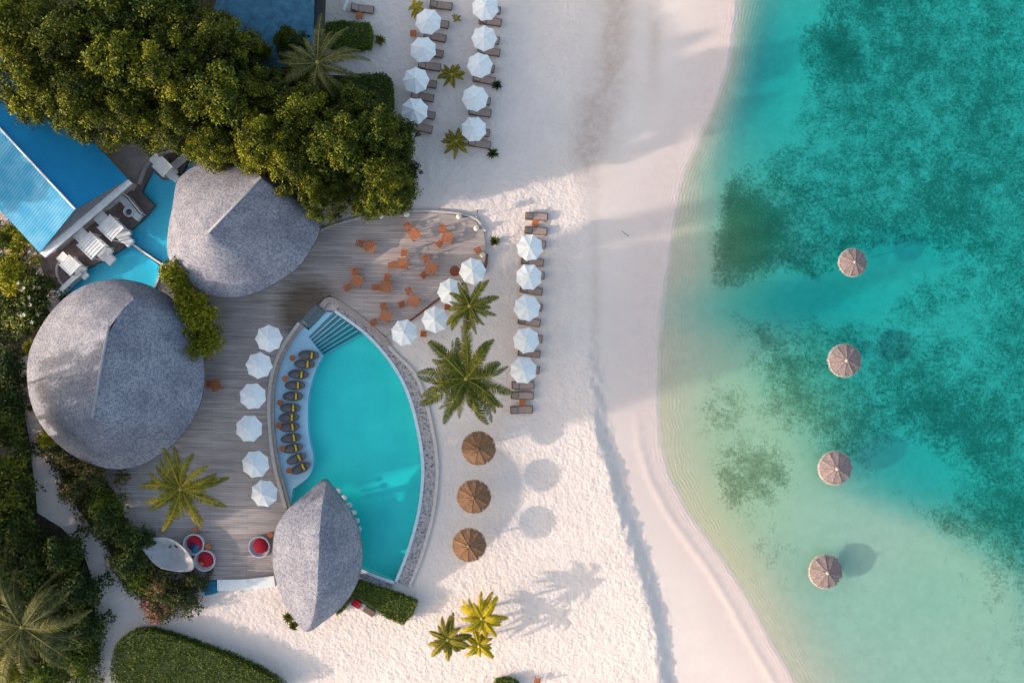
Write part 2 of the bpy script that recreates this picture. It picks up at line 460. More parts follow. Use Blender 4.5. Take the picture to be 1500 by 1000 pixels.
WR = px_curve([(489, 457), (510, 472), (530, 487), (549, 505), (571, 532), (589, 562), (602, 597), (611, 635), (616, 668), (617, 700), (611, 750), (597, 802), (578, 851)], 6)
WL = px_curve([(425, 742), (418, 715), (410, 685), (404, 648), (401, 605), (403, 565), (410, 535), (424, 506), (444, 477)], 6)   # outer edge of the shallow ledge, bottom to top
LEDGE_IN = px_curve([(473, 521), (462, 543), (455, 565), (451, 592), (451, 622), (454, 648), (459, 668), (457, 688), (448, 702), (429, 716)], 6)
POOL_PX = [(p.x, p.y) for p in WR] + [(530, 832), (480, 815), (440, 785)] + [(p.x, p.y) for p in WL] + [(452, 484), (477, 457)]
SPA_A = [(279, 226), (291, 237), (278, 254), (264, 270), (254, 300), (250, 340), (250, 376), (240, 384), (232, 380), (188, 351), (186, 341), (209, 321), (226, 301), (207, 281), (216, 262), (222, 249), (236, 262), (262, 262)]
SPA_B = [(190, 357), (232, 388), (234, 400), (226, 425), (200, 440), (150, 440), (110, 448), (92, 440), (88, 430), (120, 397), (140, 386), (163, 374)]

def grow(lo, hi, step, far):
    a = list(np.arange(lo, hi + step / 2, step)); s = step; x = a[-1]; out = []
    while x < far: s *= 1.35; x += s; out.append(x)
    l = []; s = step; x = lo
    while x > -far: s *= 1.35; x -= s; l.append(x)
    return np.array(l[::-1] + a + out)
gx = grow(-47, 47, .2, 900); gy = grow(-32, 32, .2, 900)
X, Y = np.meshgrid(gx, gy)
PX = X * PXM + 750; PY = 500 - Y * PXM
shore = lerp_tab(SHORE, PY) + 5 * wob(PX, PY, .02) + 2.0 * wob(PX, PY, .09)
berm = lerp_tab(BERM, PY) + 9 * wob(PX, PY, .045) + 3 * wob(PX, PY, .16)
dS = PX - shore
dropb = .46 * sstep(470, 680, PY)
Z = .10 * wob(PX, PY, .012)
Z = Z - dropb * sstep(0, 1, (PX - berm) / (20 + 60 * sstep(560, 420, PY)))
t = np.clip((PX - berm) / np.maximum(shore - berm, 1), 0, 1)
zb = -dropb
Z = np.where(PX > berm, Z * (1 - t) + 0 * t + (WATER_Z - zb) * t ** 1.2 * 1.0 + zb * t, Z)
# cusp-like swash ridge on the lower beach
Z += .05 * np.exp(-((dS + 28) / 6) ** 2) * sstep(560, 700, PY)
dpt = .10 * (1 - np.exp(-np.maximum(dS, 0) / 45)) + .09 * sstep(30, 120, dS)
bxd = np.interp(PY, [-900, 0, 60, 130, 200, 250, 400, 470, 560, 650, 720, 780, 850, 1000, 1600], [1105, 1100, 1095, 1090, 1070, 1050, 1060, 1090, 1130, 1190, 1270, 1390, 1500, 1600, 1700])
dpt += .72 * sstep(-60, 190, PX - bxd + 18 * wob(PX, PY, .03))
dpt += sstep(0, 75, dS) * .62 * gauss(PX, PY, 1125, 100, 75, 130, .2) + .45 * gauss(PX, PY, 1180, 440, 140, 38, -.08) + .28 * gauss(PX, PY, 1340, 360, 90, 30)  # deeper channels, partly tree shade on the sea put into the depth
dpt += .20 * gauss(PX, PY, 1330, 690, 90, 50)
dpt += .05 * wob(PX, PY, .04) * sstep(20, 120, dS)
dpt = np.maximum(dpt, .03 * sstep(0, 6, dS) + .004)
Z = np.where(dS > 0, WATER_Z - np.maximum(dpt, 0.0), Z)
# footprints: small real relief on the loose dry sand
fine = (np.abs(X) < 47) & (np.abs(Y) < 32)
loose = sstep(22, -22, PX - berm - 8 + 14 * wob(PX, PY, .12))
noise = np.random.RandomState(5).rand(*X.shape)
ns = (noise + np.roll(noise, 1, 0) + np.roll(noise, 1, 1) + np.roll(np.roll(noise, 1, 0), 1, 1)) / 4 - .5
Z += ns * .09 * loose * fine * (1 + .6 * gauss(PX, PY, 780, 300, 120, 60))
sb = sstep(-8, 2, PX - berm) * sstep(34, 12, PX - berm) * sstep(440, 560, PY) * fine
n2 = np.random.RandomState(8).rand(*X.shape); n2 = (n2 + np.roll(n2, 1, 0) + np.roll(n2, 2, 0) + np.roll(n2, 1, 1) + np.roll(n2, -1, 0)) / 5 - .5
Z += n2 * .30 * sb + .16 * wob(PX, PY, .6) * sb
# basins are dug out of the sand under the pools
for poly in (POOL_PX, SPA_A, SPA_B):
    ins = inpoly(PX, PY, poly)
    Z = np.where(ins, -2.6, Z)
decky = inpoly(PX, PY, [(180, 260), (470, 330), (700, 318), (706, 400), (560, 480), (430, 480), (400, 600), (400, 800), (330, 840), (170, 700)])
Z = np.where(decky & (Z > -1), -.15, Z)

wpx = PX + 26 * wob(PX, PY, .045) + 12 * wob(PX + 400, PY - 300, .11); wpy = PY + 26 * wob(PX - 700, PY + 90, .05) + 12 * wob(PX, PY + 555, .12)
bx = np.interp(wpy, [-900, 0, 60, 130, 200, 250, 450, 500, 560, 650, 720, 780, 850, 1600], [1230, 1195, 1160, 1140, 1090, 1040, 1042, 1075, 1110, 1165, 1255, 1380, 1480, 1600])
grass = .53 * sstep(-45, 60, wpx - bx)
for cx, cy, rx, ry, a, ro in [(1095, 330, 58, 95, 1.15, -.1), (1075, 390, 40, 50, .7, 0), (1130, 455, 60, 30, .6, 0), (1235, 70, 75, 75, .85, 0), (1200, 120, 40, 45, .6, 0), (1330, 30, 60, 40, .5, 0),
                          (1470, 40, 60, 60, .6, 0), (1190, 260, 90, 90, .55, 0), (1400, 220, 190, 170, .50, 0), (1420, 450, 160, 170, .52, 0), (1180, 590, 75, 80, .62, 0),
                          (1270, 600, 100, 60, .55, 0), (1400, 620, 120, 60, .55, .2), (1235, 330, 60, 40, .35, 0), (1460, 800, 60, 120, .50, 0), (1050, 600, 45, 60, .38, 0), (1075, 700, 60, 90, .50, 0), (1060, 610, 65, 75, .50, 0), (1110, 690, 70, 90, .46, 0), (1120, 800, 60, 90, .42, -.3), (1180, 560, 70, 60, .5, 0),
                          (1110, 800, 30, 50, .42, -.3), (1130, 530, 60, 40, .45, 0), (1290, 540, 70, 30, .4, 0), (1700, 400, 300, 900, .6, 0), (1440, 770, 50, 60, .35, 0)]:
    grass = np.maximum(grass, a * gauss(wpx, wpy, cx, cy, rx, ry, ro))
grass = grass + .35 * wob(PX, PY, .05) * sstep(.15, .5, grass)
# clean sand channels between the meadows, partly tree shade put into the bed colour
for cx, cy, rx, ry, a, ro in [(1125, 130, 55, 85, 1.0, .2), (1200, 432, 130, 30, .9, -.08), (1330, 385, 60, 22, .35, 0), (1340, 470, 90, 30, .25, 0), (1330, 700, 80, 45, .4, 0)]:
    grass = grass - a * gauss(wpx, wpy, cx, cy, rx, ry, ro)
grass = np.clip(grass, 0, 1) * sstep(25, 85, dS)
olive = np.clip(1.1 * gauss(PX, PY, 1080, 700, 100, 190) + .6 * gauss(PX, PY, 1180, 600, 90, 90) + .5 * gauss(PX, PY, 1440, 820, 100, 110) + .8 * gauss(PX, PY, 1085, 350, 60, 100), 0, 1)
wet = sstep(-120, -10, dS) * sstep(0, 10, PX - berm)
brownish = np.clip(gauss(PX, PY, 900, 60, 26, 130, .08) + gauss(PX, PY, 862, 200, 26, 70, .1) + .5 * gauss(PX, PY, 960, 60, 12, 80) + .5 * gauss(PX, PY, 872, 420, 8, 130), 0, 1)
ny, nx = X.shape
co = np.stack([X, Y, Z], -1).reshape(-1, 3)
idx = np.arange(nx * ny).reshape(ny, nx)
q = np.stack([idx[:-1, :-1], idx[:-1, 1:], idx[1:, 1:], idx[1:, :-1]], -1).reshape(-1, 4)
me = bpy.data.meshes.new('sand')
me.vertices.add(len(co)); me.vertices.foreach_set('co', co.ravel())
me.loops.add(q.size); me.loops.foreach_set('vertex_index', q.ravel())
me.polygons.add(len(q)); me.polygons.foreach_set('loop_start', np.arange(len(q)) * 4)
me.polygons.foreach_set('loop_total', np.full(len(q), 4)); me.polygons.foreach_set('use_smooth', np.ones(len(q), bool))
me.update()
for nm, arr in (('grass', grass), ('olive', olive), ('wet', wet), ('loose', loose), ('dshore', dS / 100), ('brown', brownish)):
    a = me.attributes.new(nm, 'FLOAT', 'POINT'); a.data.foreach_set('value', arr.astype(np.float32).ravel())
sand = bpy.data.objects.new('sand', me); col.objects.link(sand); tag(sand, kind='structure')

def sandmat():
    m = bpy.data.materials.new('sand'); t, b = nodes(m)
    A = lambda n: N(t, 'ShaderNodeAttribute', attribute_name=n).outputs['Fac']
    tc = N(t, 'ShaderNodeTexCoord'); O = tc.outputs['Object']
    def noise(scale, detail=5, rough=.6):
        n = N(t, 'ShaderNodeTexNoise', i_Scale=scale, i_Detail=detail, i_Roughness=rough); t.links.new(O, n.inputs[0]); return n.outputs[0]
    n_big, n_mid, n_fine = noise(.25), noise(1.4), noise(6.0, 6, .7)
    dry = ramp(t, n_big, [(.3, (.66, .555, .51)), (.7, (.73, .62, .57))]).outputs[0]
    dry = mixc(t, ramp(t, n_mid, [(.42, (0, 0, 0)), (.7, (.35, .35, .35))]).outputs[0], dry, (.62, .51, .45))
    dry = mixc(t, ramp(t, n_fine, [(.5, (0, 0, 0)), (.75, (.22, .22, .22))]).outputs[0], dry, (.55, .45, .40))
    wetc = ramp(t, n_mid, [(.3, (.60, .48, .44)), (.7, (.66, .53, .485))]).outputs[0]
    c = mixc(t, A('wet'), dry, wetc)
    bf = math_(t, 'MULTIPLY', A('brown'), math_(t, 'MULTIPLY_ADD', noise(.9, 6, .75), 2.2, -.35), clamp=True)
    c = mixc(t, bf, c, (.47, .355, .30))
    # seabed
    bed = ramp(t, n_mid, [(.3, (.42, .365, .285)), (.7, (.50, .43, .34))]).outputs[0]
    under = math_(t, 'MULTIPLY', A('dshore'), 12.0, clamp=True)
    bed = mixc(t, math_(t, 'MULTIPLY', A('olive'), .75), bed, (.52, .44, .27))
    bed = mixc(t, math_(t, 'MULTIPLY_ADD', A('dshore'), .8, -.3, True), bed, (.50, .47, .42)) if False else bed
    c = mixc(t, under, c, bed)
    g = math_(t, 'ADD', A('grass'), math_(t, 'MULTIPLY_ADD', noise(3.4, 7, .75), 1.35, -.70))
    g = math_(t, 'ADD', g, math_(t, 'MULTIPLY_ADD', noise(9.0, 4, .7), .7, -.35))
    g = math_(t, 'ADD', g, math_(t, 'MULTIPLY_ADD', noise(.75, 5, .6), .9, -.45))
    gm = ramp(t, g, [(.30, (0, 0, 0)), (.64, (.78, .78, .78)), (1.0, (1, 1, 1))])
    gm2 = math_(t, 'MULTIPLY', gm.outputs[0], math_(t, 'MULTIPLY', A('grass'), 2.2, clamp=True), clamp=True)
    gc = mixc(t, A('olive'), (.035, .115, .075), (.24, .225, .10))
    gc = mixc(t, noise(4.0, 5, .7), gc, mixc(t, .5, gc, (.02, .03, .02)))
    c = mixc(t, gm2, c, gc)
    t.links.new(c, b.inputs['Base Color'])
    b.inputs['Specular IOR Level'].default_value = .25
    rg = math_(t, 'MULTIPLY_ADD', A('wet'), -.45, .92); t.links.new(rg, b.inputs['Roughness'])
    # relief: trodden lumps on loose sand, swash ripples by the water
    vo = N(t, 'ShaderNodeTexVoronoi', i_Scale=3.6); vo.feature = 'SMOOTH_F1'; t.links.new(O, vo.inputs['Vector'])
    lump = math_(t, 'ADD', math_(t, 'MULTIPLY', vo.outputs['Distance'], .7), math_(t, 'MULTIPLY', noise(5, 4, .6), .8))
    lump = math_(t, 'MULTIPLY', lump, math_(t, 'MULTIPLY', A('loose'), .075))
    ds = A('dshore')
    ph = math_(t, 'MULTIPLY_ADD', ds, 110.0, math_(t, 'MULTIPLY', noise(.3, 5, .65), 34.0))
    rip = math_(t, 'MULTIPLY', math_(t, 'SINE', ph), .0055)
    near = ramp(t, math_(t, 'MULTIPLY_ADD', ds, 1.0, .5), [(.30, (0, 0, 0)), (.48, (1, 1, 1)), (.85, (1, 1, 1)), (1.0, (0, 0, 0))]).outputs[0]
    rip = math_(t, 'MULTIPLY', rip, math_(t, 'MULTIPLY', near, ramp(t, noise(.5, 4), [(.38, (.15, .15, .15)), (.62, (1, 1, 1))]).outputs[0]))
    h = math_(t, 'ADD', lump, rip)
    h = math_(t, 'ADD', h, math_(t, 'MULTIPLY', gm2, math_(t, 'MULTIPLY', noise(7, 4), .12)))
    h = math_(t, 'ADD', h, math_(t, 'MULTIPLY', n_fine, .01))
    bp = N(t, 'ShaderNodeBump', i_Strength=.9, i_Distance=1.0); t.links.new(h, bp.inputs['Height'])
    t.links.new(bp.outputs[0], b.inputs['Normal'])
    return m
me.materials.append(sandmat())

# sea: closed body of absorbing water
mb = MB(); x0, x1, y0, y1 = P(840, 0).x, 890, -890, 890
mb.add([(x0, y0, -9), (x1, y0, -9), (x1, y1, -9), (x0, y1, -9), (x0, y0, WATER_Z), (x1, y0, WATER_Z), (x1, y1, WATER_Z), (x0, y1, WATER_Z)],
       [(3, 2, 1, 0), (4, 5, 6, 7), (0, 1, 5, 4), (1, 2, 6, 5), (2, 3, 7, 6), (3, 0, 4, 7)])
tag(mb.build('sea', M['sea_water']), kind='structure')

# ---------------------------------------------------------------- deck and paving
DECK_Z = .25
LOW = px_curve([(436, 470), (417, 500), (402, 532), (394, 575), (391, 612), (394, 650), (400, 678), (410, 704), (420, 742)], 4)
deck_px = [(180, 620), (262, 428), (300, 330), (460, 300), (471, 334), (540, 318), (598, 311), (650, 312), (692, 320), (708, 336), (713, 372), (707, 396),
           (668, 420), (640, 438), (605, 465), (580, 480), (566, 492), (556, 487), (483, 432), (462, 446), (443, 466)] + [(p.x, p.y) for p in LOW] + [(425, 800), (400, 845), (318, 849), (300, 850), (250, 850), (200, 800), (160, 700)]
tag(pslab('deck', deck_px, -.4, DECK_Z, M['deck']), kind='structure')
e = px_curve([(713, 372), (707, 396), (668, 420), (640, 438), (605, 465), (580, 482)], 5)
tag(band('deck_edge', e, 0.0, 2.2, -.4, DECK_Z + .05, M['dark_teak']), kind='structure')
e = px_curve([(471, 338), (500, 328), (540, 318), (598, 311), (650, 312), (692, 320), (710, 340)], 5)
tag(band('terrace_kerb', e, 0.0, 3.0, -.3, DECK_Z + .06, M['curb']), kind='structure')
e = px_curve([(463, 318), (500, 312), (540, 300), (560, 296)], 5)
tag(band('path', e, -5, 7, -.2, .12, M['walk_stone']), kind='structure')
terr = [(120, 165), (160, 190), (216, 224), (230, 222), (262, 216), (281, 224), (262, 262), (236, 262), (222, 249), (216, 262), (207, 281), (226, 301), (209, 321), (186, 341),
        (188, 351), (190, 357), (163, 374), (140, 386), (120, 397), (88, 430), (70, 420), (55, 375), (45, 330), (110, 150)]
tag(pslab('terrace_paving', terr, -.5, .10, M['terrace_stone']), kind='structure')
tag(pslab('walkway', [(114, 165), (150, 180), (205, 215), (224, 232), (203, 266), (196, 280), (180, 268)], .0, .115, M['walk_stone']), kind='structure')

# ---------------------------------------------------------------- main pool
PW = .16    # water level
pool = thing('swimming_pool', 'crescent-shaped turquoise swimming pool between the timber deck and the beach', 'pool')
pool_w = [P(a, b, PW) for a, b in POOL_PX]
pslab('basin_floor', [(a, b) for a, b in POOL_PX], -2.3, -1.15, M['pool_tile'], pool)
def wall_loop(name, pxs, z0, z1, mat, parent, out=.12):
    mb = MB(); n = len(pxs)
    pts = [P(a[0], a[1], z1) for a in pxs]
    vs = []; fs = []
    for p in pts: vs += [(p.x, p.y, z0), (p.x, p.y, z1)]
    for i in range(n):
        j = (i + 1) % n; fs.append((2 * i, 2 * j, 2 * j + 1, 2 * i + 1))
    mb.add(vs, fs); return mb.build(name, mat, parent)
wall_loop('basin_wall', POOL_PX, -1.2, PW + .02, M['pool_tile'], pool)
ledge_px = [(p.x, p.y) for p in WL] + [(452, 483), (477, 456.5), (489, 457), (452, 493)] + [(p.x, p.y) for p in LEDGE_IN] + [(426, 741)]
pslab('shallow_ledge', ledge_px[:-1], -1.3, PW - .13, M['ledge_tile'], pool)
# entry steps
A0, B0 = Vector((452, 493, 0)), Vector((489, 457, 0)); A1, B1 = Vector((473, 521, 0)), Vector((531, 489, 0))
for k in range(7):
    f0, f1 = k / 7, (k + 1) / 7
    zt = PW - .16 - .15 * k
    a, b_ = A0.lerp(A1, f0), B0.lerp(B1, f0); a2, b2 = A0.lerp(A1, f1), B0.lerp(B1, f1)
    bow = (a2 - a) * .0
    pslab('step', [a, b_, b2, a2], -1.3, zt, M['step_tile'], pool)
    e1 = a2.lerp(a, .22); e2 = b2.lerp(b_, .22)
    pslab('step_nosing', [e1, e2, b2, a2], zt - .02, zt + .012, M['coping'], pool)
right = WR
n = len(right)
wd = [7 + 9 * float(sstep(.30, .42, i / (n - 1))) for i in range(n)]
co_o = band('coping', right, 0, 4.5, -.5, PW + .05, M['coping'], pool)
band('pebble_border', right, 4.6, [4.6 + v for v in wd], -.4, .14, M['pebbles'], pool)
band('outer_kerb', right, [4.7 + v for v in wd], [9.5 + v for v in wd], -.4, .22, M['curb'], pool)
bot = px_curve([(578, 851), (555, 843), (530, 833), (500, 822)], 4)
band('coping', bot, 0, 4.5, -.5, PW + .048, M['coping'], pool)
band('pebble_border', bot, 4.6, 18, -.4, .138, M['pebbles'], pool)
top_rim = px_curve([(462, 446), (472, 440), (483, 437)], 3)
band('stone_rim', px_curve([(474, 452), (483, 443), (500, 452), (525, 470), (550, 491), (566, 508)], 5), 0, 8, -.4, .32, M['stone_rim'], pool)
band('stone_rim', WL, -.5, 5, -.4, .26, M['stone_rim'], pool)
band('stone_rim', WL, 5.1, 10, -.4, .34, M['curb'], pool)
pslab('entry_step', [(443, 466), (462, 446), (470, 452), (448, 473)], -.4, .225, M['entry_stone'], pool)
pslab('entry_step', [(448.2, 473.2), (470.2, 452.2), (477, 457), (453, 481)], -.4, .185, M['entry_stone'], pool)
tag(slab('water', [(p.x, p.y) for p in [P(a, b, PW) for a, b in POOL_PX]], -1.9, PW, M['pool_water']), kind='structure')
# bar stools standing in the water
def mk_stool():
    o = thing('bar_stool', 'x', 'stool')
    mb = MB(); mb.lathe((0, 0, 0), [(.24, .60), (.26, .64), (.24, .70), (.12, .72)], 14); mb.build('seat', M['coping'], o, True)
    mb = MB(); mb.lathe((0, 0, 0), [(.16, 0), (.07, .05), (.05, .6)], 10); mb.build('pedestal', M['pool_tile'], o, True)
    return o
k_st = Kind(mk_stool)
ords = ['first', 'second', 'third', 'fourth', 'fifth', 'sixth', 'seventh', 'eighth', 'ninth', 'tenth', 'eleventh', 'twelfth']
for i, (a, b) in enumerate([(497, 718), (505, 728), (512.5, 739), (518.5, 750), (523, 762), (526, 774)]):
    p = P(a, b, -.1); p.z = -.62
    k_st.put(f'{ords[i]} round stool from the top along the leaf roof, standing in the pool', 'bar stool', p, 0, 'stools of the swim-up bar')

# oval loungers on the ledge, yellow bolsters
def mk_oval():
    o = thing('pool_lounger', 'x', 'lounger')
    mb = MB(); prof = [(.30, 0), (.9, .06), (1.0, .20), (.97, .26), (.86, .22), (.55, .17), (.05, .16)]
    mb.lathe((0, 0, 0), prof, 28, 1.0, .46)
    mb.v = [(x + .0, y, z + .22 * max(0, x) ** 2) for x, y, z in mb.v]
    mb.build('shell', M['charcoal'], o, True)
    mb = MB(); mb.lathe((-.33, 0, .0), [(.5, .18), (.56, .24), (.50, .31), (.05, .33)], 20, 1.0, .62); mb.build('cushion', M['charcoal'], o, True)
    mb = MB(); mb.tube([(.30, -.31, .36), (.30, 0, .345), (.30, .31, .36)], .095, 10); mb.build('bolster', M['yellow_towel'], o, True)
    return o
k_ov = Kind(mk_oval)
ov = [(453, 520, 3), (447, 533, 3), (438, 548, 3), (433, 564, 0), (430, 580, 0), (426, 597, 0), (424, 611, -3), (425, 625, -6), (427, 641, -10), (430, 656, -14), (435, 671, -22), (441, 685, -26)]
for i, (a, b, r) in enumerate(ov):
    extra = {0: 'topmost', 11: 'lowest'}.get(i, ords[i])
    lab = (f'{extra} dark oval lounger with yellow bolster on the shallow ledge, beside the steps' if i == 0 else
           'lowest dark oval lounger with yellow bolster on the shallow pool ledge, nearest the leaf roof' if i == 11 else
           f'{extra} from the top of the dark oval loungers on the pool ledge')
    k_ov.put(lab, 'pool lounger', P(a, b, PW - .1) , R(-r), 'dark loungers on the pool ledge', .92)
def mk_side():
    o = thing('side_table', 'x', 'side table')
    mb = MB(); mb.lathe((0, 0, 0), [(.25, .40), (.26, .43), (.25, .45)], 14); mb.build('table_top', M['teak'], o)
    mb = MB(); mb.lathe((0, 0, 0), [(.15, 0), (.05, .04), (.045, .40)], 8); mb.build('pedestal', M['teak'], o)
    return o
k_sd = Kind(mk_side)
for i, (a, b) in enumerate([(430, 524), (419, 554), (412, 589), (410, 622), (415, 656), (425, 688)]):
    k_sd.put(f'{ords[i]} small round wooden table from the top on the pool ledge', 'side table', P(a, b, .05), 0, 'side tables on the pool ledge')

# ---------------------------------------------------------------- shingle roofs
def hip_roof(name, outline, ridge, ze, zr, parent, rz_end=None, power=.85, rings=14, n_out=8, thick=.28):
    out = px_curve(outline, n_out, True)
    E = [P(p.x, p.y, ze) for p in out]
    Rg = [P(a, b, zr) for a, b in ridge]
    seg = []; tot = 0
    for i in range(len(Rg) - 1):
        l = (Rg[i + 1] - Rg[i]).length; seg.append((tot, l)); tot += l
    def near(p):
        best = None
        for i in range(len(Rg) - 1):
            a, b = Rg[i], Rg[i + 1]; d = b - a
            u = max(0, min(1, ((p.x - a.x) * d.x + (p.y - a.y) * d.y) / (d.x ** 2 + d.y ** 2)))
            qx = a + d * u; dist = math.hypot(qx.x - p.x, qx.y - p.y)
            s = (seg[i][0] + seg[i][1] * u) / tot
            if best is None or dist < best[0]: best = (dist, qx, s)
        return best[1], best[2]
    vs = []; fs = []; n = len(E)
    rp = [near(p) for p in E]
    for r in range(rings + 1):
        t = r / rings
        for k in range(n):
            q, s = rp[k]; zq = ze + (zr - ze) * (rz_end(s) if rz_end else 1)
            x = E[k].x + (q.x - E[k].x) * t; y = E[k].y + (q.y - E[k].y) * t
            vs.append((x, y, ze + (zq - ze) * (t ** power if power < 1 else 1 - (1 - t) ** power)))
    for r in range(rings):
        for k in range(n):
            k2 = (k + 1) % n
            fs.append((r * n + k, r * n + k2, (r + 1) * n + k2, (r + 1) * n + k))
    mb = MB(); mb.add(vs, fs); o = mb.build('roof', M['shingle'], parent)
    bm = bmesh.new(); bm.from_mesh(o.data); bmesh.ops.remove_doubles(bm, verts=bm.verts, dist=.002)
    bmesh.ops.recalc_face_normals(bm, faces=bm.faces); bm.to_mesh(o.data); bm.free()
    o.data.polygons.foreach_set('use_smooth', [True] * len(o.data.polygons))
    o.data.set_sharp_from_angle(angle=R(24))
    # fascia and soffit
    mb = MB(); c = Vector((sum(p.x for p in E) / n, sum(p.y for p in E) / n, 0)); vs = []; fs = []
    for p in E:
        q = p + (c - p) * .10
        vs += [(p.x, p.y, ze - .005), (p.x, p.y, ze - thick), (q.x, q.y, ze - thick + .08), (c.x + (p.x - c.x) * .2, c.y + (p.y - c.y) * .2, ze - thick + .4)]
    for k in range(n):
        k2 = (k + 1) % n
        for j in range(3): fs.append((4 * k + j, 4 * k + j + 1, 4 * k2 + j + 1, 4 * k2 + j))
    mb.add(vs, fs); mb.build('fascia', M['eave'], parent)
    return E, Rg, c
def ridge_cap(Rg, zfun, parent, r=.13):
    mb = MB(); mb.tube([(p.x, p.y, zfun(i / (len(Rg) - 1)) + .03) for i, p in enumerate(Rg)], r, 8); mb.build('ridge_cap', M['ridge_tile'], parent, True)
def columns(E, c, ze, parent, cnt=10, inset=.14):
    n = len(E)
    for k in range(cnt):
        p = E[int(k * n / cnt)]; q = p + (Vector((c.x, c.y, p.z)) - p) * inset
        mb = MB(); mb.tube([(q.x, q.y, -.2), (q.x, q.y, ze)], .11, 8); mb.build('column', M['trunk'], parent)
pv2 = thing('round_pavilion', 'largest grey shingled pavilion, nearly round roof with a straight ridge, left of the deck', 'pavilion')
O2 = [(175, 409), (212, 416), (248, 435), (275, 465), (291, 500), (299, 540), (296, 580), (282, 615), (259, 645), (226, 670), (195, 684), (160, 686), (125, 676), (90, 655), (62, 625), (47, 595), (40, 560), (41, 525), (50, 497), (70, 463), (100, 432), (135, 414)]
E, Rg, c = hip_roof('roof', O2, [(184, 436), (172, 452), (160, 476), (152, 515), (135, 612)], 3.0, 8.0, pv2, lambda s: 1 - .35 * max(0, .32 - s) / .32, 1.06)
ridge_cap([P(160, 476, 8.0), P(152, 515, 8.0), P(135, 612, 8.0)], lambda s: 8.0, pv2, .11)
columns(E, c, 3.1, pv2)
mb = MB(); mb.lathe((c.x, c.y, 0), [(4.2, .1), (4.2, 3.2)], 40); mb.build('wall', M['wall_render'], pv2)
pv1 = thing('fan_shaped_pavilion', 'grey shingled pavilion under the big trees, its fan-shaped roof next to the blue plunge pool', 'pavilion')
O1 = [(262, 262), (253, 300), (246, 340), (246, 374), (262, 402), (284, 420), (308, 431), (340, 436), (375, 428), (408, 412), (438, 390), (457, 362), (468, 338), (464, 315), (450, 297), (425, 272), (398, 252), (366, 238), (332, 232), (296, 238)]
E, Rg, c = hip_roof('roof', O1, [(384, 262), (345, 300), (305, 341)], 3.0, 7.4, pv1, None, 1.06)
ridge_cap(Rg, lambda s: 7.4, pv1, .10)
columns(E, c, 3.1, pv1)
mb = MB(); mb.lathe((c.x, c.y, 0), [(3.2, .1), (3.2, 3.2)], 36); mb.build('wall', M['wall_render'], pv1)
pv3 = thing('pool_bar_pavilion', 'leaf-shaped grey shingled roof of the swim-up bar, pointed at both ends', 'pavilion')
O3 = [(474, 702), (487, 712), (501, 730), (516, 753), (526, 780), (531, 810), (528, 838), (517, 866), (499, 890), (476, 909), (450, 925), (434, 910), (419, 889), (408, 862), (400, 830), (400, 795), (406, 769), (424, 743), (449, 722)]
E, Rg, c = hip_roof('roof', O3, [(473, 710), (470, 735), (468, 770), (467, 810), (464, 860), (458, 895), (451, 918)], 2.9, 6.0, pv3, lambda s: .12 + .88 * math.sin(math.pi * min(1, max(0, .10 + s * .84))) ** .7, 1.35, 14, 6)
columns(E, c, 3.0, pv3, 8, .16)
mb = MB(); mb.lathe((c.x, c.y, 0), [(1.4, .1), (1.4, 1.1), (1.55, 1.1), (1.55, 1.18)], 28, 1, 1.4); mb.build('bar_counter', M['dark_teak'], pv3)

# ---------------------------------------------------------------- blue-roofed buildings
def corr(name, c1, c2, ang, lines=.9):
    m = bpy.data.materials.new(name); t, b = nodes(m)
    tc = N(t, 'ShaderNodeTexCoord'); mp = N(t, 'ShaderNodeMapping'); mp.inputs['Rotation'].default_value = (0, 0, ang)
    t.links.new(tc.outputs['Object'], mp.inputs[0])
    sx = N(t, 'ShaderNodeSeparateXYZ'); t.links.new(mp.outputs[0], sx.inputs[0])
    s = math_(t, 'SINE', math_(t, 'MULTIPLY', sx.outputs[0], 2 * math.pi / .24))
    n = N(t, 'ShaderNodeTexNoise', i_Scale=.8, i_Detail=5); t.links.new(tc.outputs['Object'], n.inputs[0])
    r = ramp(t, n.outputs[0], [(.35, c2), (.65, c1)])
    ln = ramp(t, math_(t, 'MULTIPLY_ADD', s, .5, .5), [(0, (1 - lines * .5,) * 3), (.5, (1.1, 1.1, 1.1))])
    t.links.new(mixc(t, 1, r.outputs[0], ln.outputs[0], 'MULTIPLY'), b.inputs['Base Color'])
    b.inputs['Roughness'].default_value = .7; b.inputs['Specular IOR Level'].default_value = .1
    bp = N(t, 'ShaderNodeBump', i_Strength=.5 * lines, i_Distance=.03); t.links.new(s, bp.inputs['Height']); t.links.new(bp.outputs[0], b.inputs['Normal'])
    return m
ang = math.atan2(116, 110)
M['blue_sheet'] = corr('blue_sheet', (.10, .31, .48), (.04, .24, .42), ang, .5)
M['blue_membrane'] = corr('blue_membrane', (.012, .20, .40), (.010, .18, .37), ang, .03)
hb = thing('blue_roofed_building', 'long building with a blue pitched roof at the left edge, above the plunge pools', 'building')
d = Vector((-110, -118, 0)) * 1.6
def quad_slab(name, pts, th, mat, parent):
    mb = MB(); vs = [(p.x, p.y, p.z) for p in pts] + [(p.x, p.y, p.z - th) for p in pts]
    mb.add(vs, [(0, 1, 2, 3), (7, 6, 5, 4), (0, 4, 5, 1), (1, 5, 6, 2), (2, 6, 7, 3), (3, 7, 4, 0)]); return mb.build(name, mat, parent)
rz, ez = 5.2, 3.6
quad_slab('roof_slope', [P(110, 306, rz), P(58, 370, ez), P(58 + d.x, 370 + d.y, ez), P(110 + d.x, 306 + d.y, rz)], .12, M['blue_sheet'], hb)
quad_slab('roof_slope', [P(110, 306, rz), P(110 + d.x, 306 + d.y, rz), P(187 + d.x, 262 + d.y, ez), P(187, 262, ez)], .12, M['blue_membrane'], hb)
ri = [P(110, 306, rz + .05), P(110 + d.x, 306 + d.y, rz + .05)]
